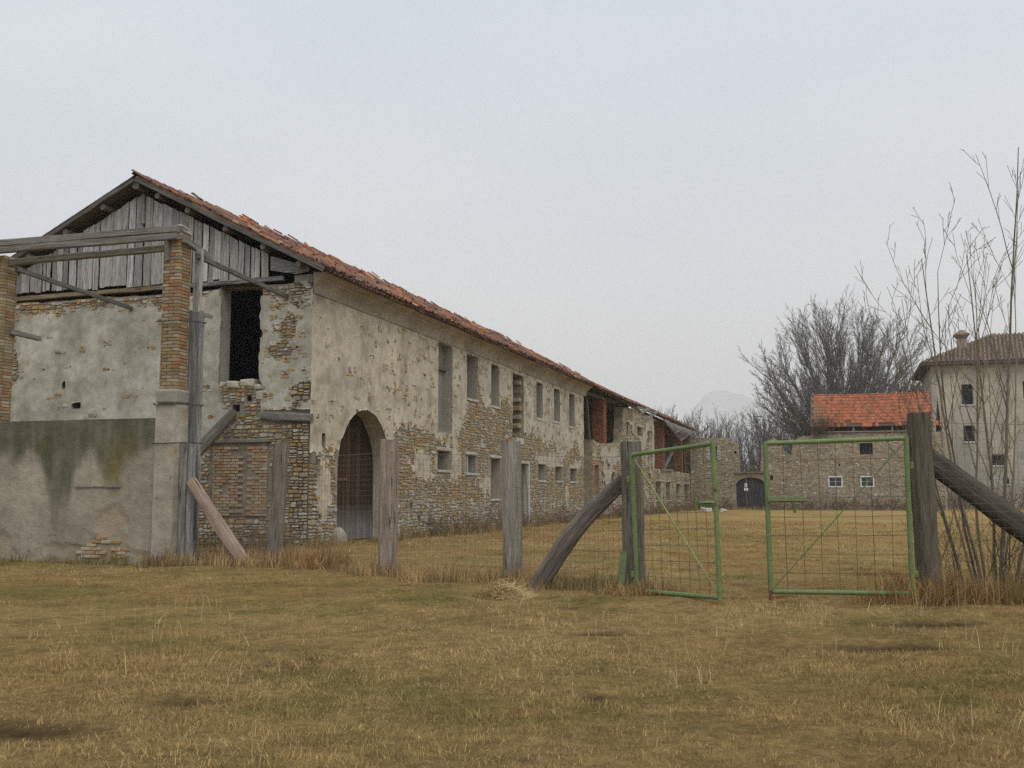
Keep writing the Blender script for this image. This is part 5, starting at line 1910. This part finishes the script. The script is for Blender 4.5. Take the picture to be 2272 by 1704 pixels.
# ================================================================== GRASS (uncountable: one object each)
def blades(n, xr, yr, inside, hgt, wid, lean, colf, zoff=0.0, two=True, rng=RNG, tuft=10, spread=.035):
    nt_ = n // tuft                                   # blades stand in tufts that share a lie and a tint
    tx = rng.uniform(*xr, nt_); ty = rng.uniform(*yr, nt_)
    k = inside(tx, ty)
    tx, ty = tx[k], ty[k]
    nt_ = len(tx)
    n = nt_ * tuft
    rep_ = lambda v: np.repeat(v, tuft)
    sp = spread * (1 + .05 * ty)
    x = rep_(tx) + rng.normal(0, 1, n) * rep_(sp); y = rep_(ty) + rng.normal(0, 1, n) * rep_(sp)
    h = hgt(x, y) * rng.uniform(.55, 1.3, n) * rep_(rng.uniform(.6, 1.45, nt_))
    w = wid(x, y) * rng.uniform(.7, 1.3, n)
    az = rep_(rng.uniform(0, 2 * np.pi, nt_)) + rng.normal(0, .75, n)
    ln_ = np.clip(rep_(rng.normal(lean[0], lean[1], nt_)) + rng.normal(0, .25, n), .02, 1.5)
    tint = rep_(rng.uniform(.6, 1.5, nt_))
    dx, dy = np.cos(az), np.sin(az)
    face = rng.uniform(0, 2 * np.pi, n)
    sx_, sy_ = np.cos(face) * w / 2, np.sin(face) * w / 2
    z = ground_z(x, y) - .012 + zoff
    hx = h * np.sin(ln_); hz_ = h * np.cos(ln_)
    col = np.clip(colf(x, y, n) * tint[:, None], 0, 1)
    if two:
        mx_, my_, mz_ = x + dx * hx * .4, y + dy * hx * .4, z + hz_ * .62
        V = np.stack([np.stack([x - sx_, y - sy_, z], 1), np.stack([x + sx_, y + sy_, z], 1), np.stack([mx_ + sx_ * .75, my_ + sy_ * .75, mz_], 1), np.stack([mx_ - sx_ * .75, my_ - sy_ * .75, mz_], 1),
                      np.stack([x + dx * hx, y + dy * hx, z + hz_], 1)], 1).reshape(-1, 3)
        b = np.arange(n)[:, None] * 5
        F = np.concatenate([b + np.array([[0, 1, 2]]), b + np.array([[0, 2, 3]]), b + np.array([[3, 2, 4]])], 0)
        return V, F, np.repeat(col, 5, 0)
    V = np.stack([np.stack([x - sx_, y - sy_, z], 1), np.stack([x + sx_, y + sy_, z], 1), np.stack([x + dx * hx, y + dy * hx, z + hz_], 1)], 1).reshape(-1, 3)
    F = np.arange(n * 3).reshape(-1, 3)
    return V, F, np.repeat(col, 3, 0)


def join(parts):
    Vs, Fs, Cs, k = [], [], [], 0
    for V, F, C in parts:
        Vs.append(V); Fs.append(F + k); Cs.append(C); k += len(V)
    return np.concatenate(Vs), np.concatenate(Fs), np.concatenate(Cs)


def to_farm(x, y):
    ax, ay = x - C0.x, y - C0.y
    return ax * DX.x + ay * DX.y, ax * DY.x + ay * DY.y


def free(x, y):
    t, n = to_farm(x, y)
    f = ~((t > -.1) & (t < 85) & (n > -.12) & (n < 13))
    f &= ~((t > -7.95) & (t < -7.2) & (n > -1.6) & (n < 8))
    f &= ~((t > -7.2) & (t < 0) & (n > 1.0) & (n < 12))
    return f


def inview(x, y, m=.10):
    return np.abs(x) < (.478 + m) * y + .4


def turf_col(x, y, n):
    g = greenf(x, y) * .8 + RNG.normal(0, .16, n)
    r = vn(x, y, .35, 12) + RNG.normal(0, .28, n)
    p = np.clip(RNG.random(n) * 1.6 - .9 + (vn(x, y, .3, 14) - .4) * 1.1 + (vn(x, y, 1.1, 15) - .5) * .6, 0, 1)[:, None]
    c = STRAW * (1 - np.clip(r, 0, 1))[:, None] + RUST * np.clip(r, 0, 1)[:, None]
    c = c * (1 - p) + PALE * p
    gg = np.clip(g, 0, 1)[:, None]
    c = c * (1 - gg) + GREEN * gg
    return np.clip(c * RNG.uniform(.75, 1.2, n)[:, None], .01, 1)


dist = lambda x, y: np.hypot(x, y)
hmap = lambda x, y: (.026 + .06 * np.clip(vn(x, y, .6, 16) * .6 + vn(x, y, 2.2, 17) * .6 - .25, 0, 1)) * (1 - .75 * mudf(x, y))
parts = []
keep = lambda lo, hi: (lambda x, y: (dist(x, y) > lo) & (dist(x, y) < hi) & inview(x, y) & free(x, y) & (RNG.random(len(x)) > mudf(x, y) * .72))
parts.append(blades(330000, (-7.5, 7.5), (4.6, 12), keep(4.5, 11), hmap, lambda x, y: .0038 + .0002 * y, (.95, .4), turf_col, two=True))
parts.append(blades(330000, (-13, 13), (9, 20), keep(11, 20), hmap, lambda x, y: .0045 + .00028 * y, (.95, .4), turf_col, two=False))
parts.append(blades(420000, (-15, 30), (17, 62), keep(20, 62), lambda x, y: hmap(x, y) * 1.25, lambda x, y: .004 + .0005 * y, (.85, .4), turf_col, two=False))
V, F, C = join(parts)
o = np_mesh('dry_grass', V, F, C, 'grass', kind='stuff'); o['label'] = 'matted dry straw-coloured winter grass covering the meadow'; o['category'] = 'grass'

# tall dead grass along the fence line, the walls and the posts
FL = [(-7.4, 24.0, -5.1, 23.2), (-5.1, 23.2, -2.4, 20.7), (-2.4, 20.7, 0, 18.6), (0, 18.6, 2.0, 16.8), (5.6, 15.2, 10.5, 14.6)]


def near_line(x, y):
    d = np.full(len(x), 9.0)
    for (a, b, c, e) in FL:
        vx, vy = c - a, e - b
        t = np.clip(((x - a) * vx + (y - b) * vy) / (vx * vx + vy * vy), 0, 1)
        d = np.minimum(d, np.hypot(x - a - t * vx, y - b - t * vy))
    return d


def tall_in(x, y):
    d = near_line(x, y)
    w = .25 + .55 * vn(x, y, .5, 41)
    return (d < w) & free(x, y) & (vn(x, y, 1.3, 42) + RNG.random(len(x)) * .35 > .42)


def rust_col(x, y, n):
    r = np.clip(vn(x, y, .5, 44) + RNG.normal(0, .25, n), 0, 1)[:, None]
    c = np.array((.33, .205, .085)) * r + np.array((.50, .37, .19)) * (1 - r)
    g = np.clip((vn(x, y, .7, 45) - .55) * 3 + RNG.normal(0, .15, n), 0, 1)[:, None] * .7
    return np.clip((c * (1 - g) + np.array((.10, .115, .035)) * g) * RNG.uniform(.7, 1.2, n)[:, None], .01, 1)


parts = [blades(260000, (-11.5, 11), (14, 25), tall_in, lambda x, y: .12 + .36 * vn(x, y, .9, 46) * vn(x, y, .33, 47) * 1.7, lambda x, y: .007 + .0003 * y, (.45, .32), rust_col, two=True)]


def post_in(x, y):
    k = np.zeros(len(x), bool)
    for (cx, cy, r) in ((-2.39, 20.75, .5), (.01, 18.7, .4), (1.9, 16.8, .55), (5.7, 15.1, .6), (.4, 17.6, .5), (-5.14, 23.3, .5), (7.2, 15.9, 1.5), (8.6, 15.4, 1.4), (-5.7, 23.2, .7), (-6.3, 24.2, .8), (-7.2, 24.3, .6), (-4.0, 22.2, .8), (-1.3, 19.6, .8)):
        k |= np.hypot(x - cx, y - cy) < r * (.5 + .5 * RNG.random(len(x)))
    return k & free(x, y)


parts.append(blades(120000, (-8.5, 10.5), (13.8, 25.5), post_in, lambda x, y: .18 + .35 * vn(x, y, 1.4, 49) * vn(x, y, .4, 50), lambda x, y: .007 + .0002 * y, (.42, .3), rust_col, two=True))


def base_in(x, y):
    t, n = to_farm(x, y)
    f = (t > -.6) & (t < 80) & (n < -.12) & (n > -.2 - 1.3 * vn(x, y, .35, 52))
    g = (t < -.12) & (t > -1.4) & (n > -1) & (n < 4.4)
    h = (t < -7.97) & (t > -8.5 - .4 * vn(x, y, 1.0, 53)) & (n > -1.8) & (n < 8)
    i = (t < 81.9) & (t > 80.8) & (n < 0) & (n > -25)
    return (f | g | h | i) & (RNG.random(len(x)) < .9)


def base_col_(x, y, n):
    c = rust_col(x, y, n) * .85
    t, nn = to_farm(x, y)
    g = ((t < -7.9) * 1.0 + (vn(x, y, .4, 56) > .6) * .5) * RNG.uniform(.2, 1.0, n)
    g = np.clip(g, 0, 1)[:, None] * .85
    return c * (1 - g) + np.array((.07, .095, .028)) * g


parts.append(blades(520000, (-13, 26), (21, 112), base_in, lambda x, y: .14 + .42 * vn(x, y, .5, 58) * vn(x, y, 1.7, 59) * 2, lambda x, y: .006 + .0004 * y, (.42, .3), base_col_, two=False))
V, F, C = join(parts)
o = np_mesh('tall_dead_grass', V, F, C, 'grass', kind='stuff'); o['label'] = 'taller rusty dead grass along the fence line and wall feet'; o['category'] = 'grass'

# pale taller stalks, standing singly in the meadow
def stalk_in(x, y):
    return inview(x, y) & free(x, y) & (vn(x, y, .55, 61) > .5) & (y < 16)


V, F, C = blades(2600, (-8, 8.5), (4.6, 15), stalk_in, lambda x, y: .13 + .12 * vn(x, y, .9, 62), lambda x, y: .0035 + .0001 * y, (.5, .3), tuft=2, colf=lambda x, y, n: np.clip(PALE * RNG.uniform(.8, 1.25, n)[:, None], 0, 1), two=True)
o = np_mesh('pale_grass_stalks', V, F, C, 'grass', kind='stuff'); o['label'] = 'scattered pale upright grass stalks in the foreground meadow'; o['category'] = 'grass'


def heap(name, lab, x, y, rx, ry, h, n, pal, seed):
    rg = np.random.default_rng(seed)
    a = rg.uniform(0, 2 * np.pi, n); q = np.sqrt(rg.random(n))
    px_, py_ = x + np.cos(a) * q * rx, y + np.sin(a) * q * ry
    pz = h * (1 - q ** 1.6) * rg.uniform(.0, 1.0, n)
    az = rg.uniform(0, 2 * np.pi, n)
    ln_ = rg.uniform(.08, .28, n)
    ex, ey = px_ + np.cos(az) * ln_, py_ + np.sin(az) * ln_
    ez_ = np.maximum(pz + ln_ * rg.normal(-.1, .35, n), .0)
    pz = pz + ground_z(px_, py_) - .02; ez_ = ez_ + ground_z(ex, ey) - .02
    w = rg.uniform(.005, .010, n)
    sx_, sy_ = -np.sin(az) * w / 2, np.cos(az) * w / 2
    V_ = np.stack([np.stack([px_ - sx_, py_ - sy_, pz], 1), np.stack([px_ + sx_, py_ + sy_, pz + w], 1), np.stack([ex, ey, ez_], 1)], 1).reshape(-1, 3)
    c = np.array(pal[0]) + (np.array(pal[1]) - np.array(pal[0])) * rg.random(n)[:, None]
    o_ = np_mesh(name, V_, np.arange(n * 3).reshape(-1, 3), np.repeat(c, 3, 0), 'grass')
    o_['label'] = lab; o_['category'] = 'straw heap'
    return o_


heap('straw_heap', 'pale heap of mown straw before the grey cracked post', -.15, 16.6, 0.42, .36, .3, 2600, ((.44, .33, .16), (.62, .48, .26)), 4)
heap('straw_heap', 'small orange straw clump seen through the right gate leaf', 7.05, 20.4, .42, .3, .12, 1500, ((.30, .19, .07), (.40, .27, .10)), 5)
heap('straw_heap', 'flatter yellowish straw clump just behind the small orange clump', 7.3, 22.0, .5, .3, .09, 1300, ((.33, .24, .10), (.44, .33, .16)), 6)

# brambles and dead weeds (twiggy, uncountable)
random.seed(91)
m = MB()
BM = dict(segs=[6, 3], wig=[.22, .25], up=[-.06, .02], taper=[.4, .5], rmin=.003, sides=[3, 3], kids=[6], start=[.2], ang=[(30, 70)], ratio=[.3], col=(.15, .105, .07))
for k in range(170):
    t = U(-7.6, -4.5); n = U(-2.6, -.9)
    grow(m, farm(t, n, 0), (U(-.7, .7), U(-.7, .7), 1), U(.5, 1.3), .005, 0, BM)
BM2 = dict(BM); BM2['rmin'] = .008; BM2['col'] = (.13, .09, .062)
for k in range(420):
    t = 8 + 72 * random.random() ** 1.1; n = U(-1.6, -.3)
    if 21 < t < 23.4 and n > -.8:
        continue
    grow(m, farm(t, n, 0), (U(-.7, .7), U(-.7, .7), 1), U(.5, 1.5), .009, 0, BM2)
BM3 = dict(BM); BM3['rmin'] = .016; BM3['col'] = (.14, .10, .07)
for k in range(420):
    t = U(79.3, 81.6); n = U(-24, -1)
    if -8 < n < -4.5:
        continue
    grow(m, farm(t, n, 0), (U(-.7, .7), U(-.7, .7), 1), U(.6, 1.6), .018, 0, BM3)
for k in range(60):                      # dry creeper on the barn roof corner
    grow(m, farm(TW - .5, U(-13.6, -12.0), U(7, 8)), (U(-.1, .4), U(-.6, .6), .7), U(1, 2.4), .02, 0, BM3)
for k in range(260):                     # scrub before the tall house
    grow(m, farm(U(88, 95), U(-40, -25), 0), (U(-.5, .5), U(-.5, .5), 1), U(1, 3.2), .03, 0, BM3)
o = m.build('bramble_thicket', 'bark', kind='stuff'); o['label'] = 'brown leafless brambles at the feet of the ruined walls'; o['category'] = 'brambles'
# pale rubble blocks lying near the wing end
for (x, y, s, lab) in ((16.6, 92, .5, 'pale broken stone block lying at the end of the ruined wing'), (18.6, 95, .35, 'smaller pale stone block left of the far arched door')):
    m = MB(); box(m, (-s, -s * .5, -.05), (s, s * .5, s * .7), (.45, .43, .4), .08, .06)
    o = m.build('stone_block', 'soft'); o.location = (x, y, 0); o.rotation_euler = (0, .1, .5); o['label'] = lab; o['category'] = 'stone block'

# ================================================================== FAR MOUNTAIN AND HAZE
m = MB()
KM = 4.0
YM = 1500 * KM
prof_ = [(-700, 10), (-200, 25), (120, 40), (190, 62), (235, 95), (258, 122), (275, 141), (292, 148), (312, 141), (330, 139), (350, 126), (372, 112), (420, 92), (520, 70), (800, 35), (1300, 12)]
vs, fs, cs = [], [], []
NX = 160
for i in range(NX + 1):
    x = -700 + 2000 * i / NX
    h = (interp(prof_, x) + 4 * nz(x * .02, 0, 3, 4)) * KM
    for j, f in enumerate((-.02, .15, .4, .7, 1.0, .5, -.02)):
        y = YM + (j - 4) * 130 + 30 * nz(x * .013, j * .7, 8, 3)
        vs.append((x * KM, y, max(-.9, h * f + (20 * nz(x * .02, j, 4, 3) if 0 < j < 6 else 0)) if f > 0 else -.9))
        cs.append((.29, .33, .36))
for i in range(NX):
    for j in range(6):
        fs.append((i * 7 + j, (i + 1) * 7 + j, (i + 1) * 7 + j + 1, i * 7 + j + 1))
m.add(vs, fs, cs)
o = m.build('mountain', 'hill', smooth=True, kind='structure')

hm = bpy.data.meshes.new('haze')
X0, X1, Y0, Y1, Z0, Z1 = -4600, 5400, -200, 7000, -1.5, 640
hm.from_pydata([(x, y, z) for z in (Z0, Z1) for y in (Y0, Y1) for x in (X0, X1)], [], [(0, 2, 3, 1), (4, 5, 7, 6), (0, 1, 5, 4), (2, 6, 7, 3), (0, 4, 6, 2), (1, 3, 7, 5)])
ho = bpy.data.objects.new('haze', hm)
sc.collection.objects.link(ho)
ho['kind'] = 'stuff'
ho['label'] = 'pale winter haze hanging over the fields'
ho['category'] = 'haze'
hmat = bpy.data.materials.new('haze_air')
hmat.use_nodes = True
t = hmat.node_tree
t.nodes.clear()
mo = t.nodes.new('ShaderNodeOutputMaterial')
pv = t.nodes.new('ShaderNodeVolumePrincipled')
pv.inputs['Color'].default_value = (.95, .975, 1.0, 1)
pv.inputs['Density'].default_value = .0003
pv.inputs['Anisotropy'].default_value = .1
t.links.new(pv.outputs['Volume'], mo.inputs['Volume'])
hm.materials.append(hmat)
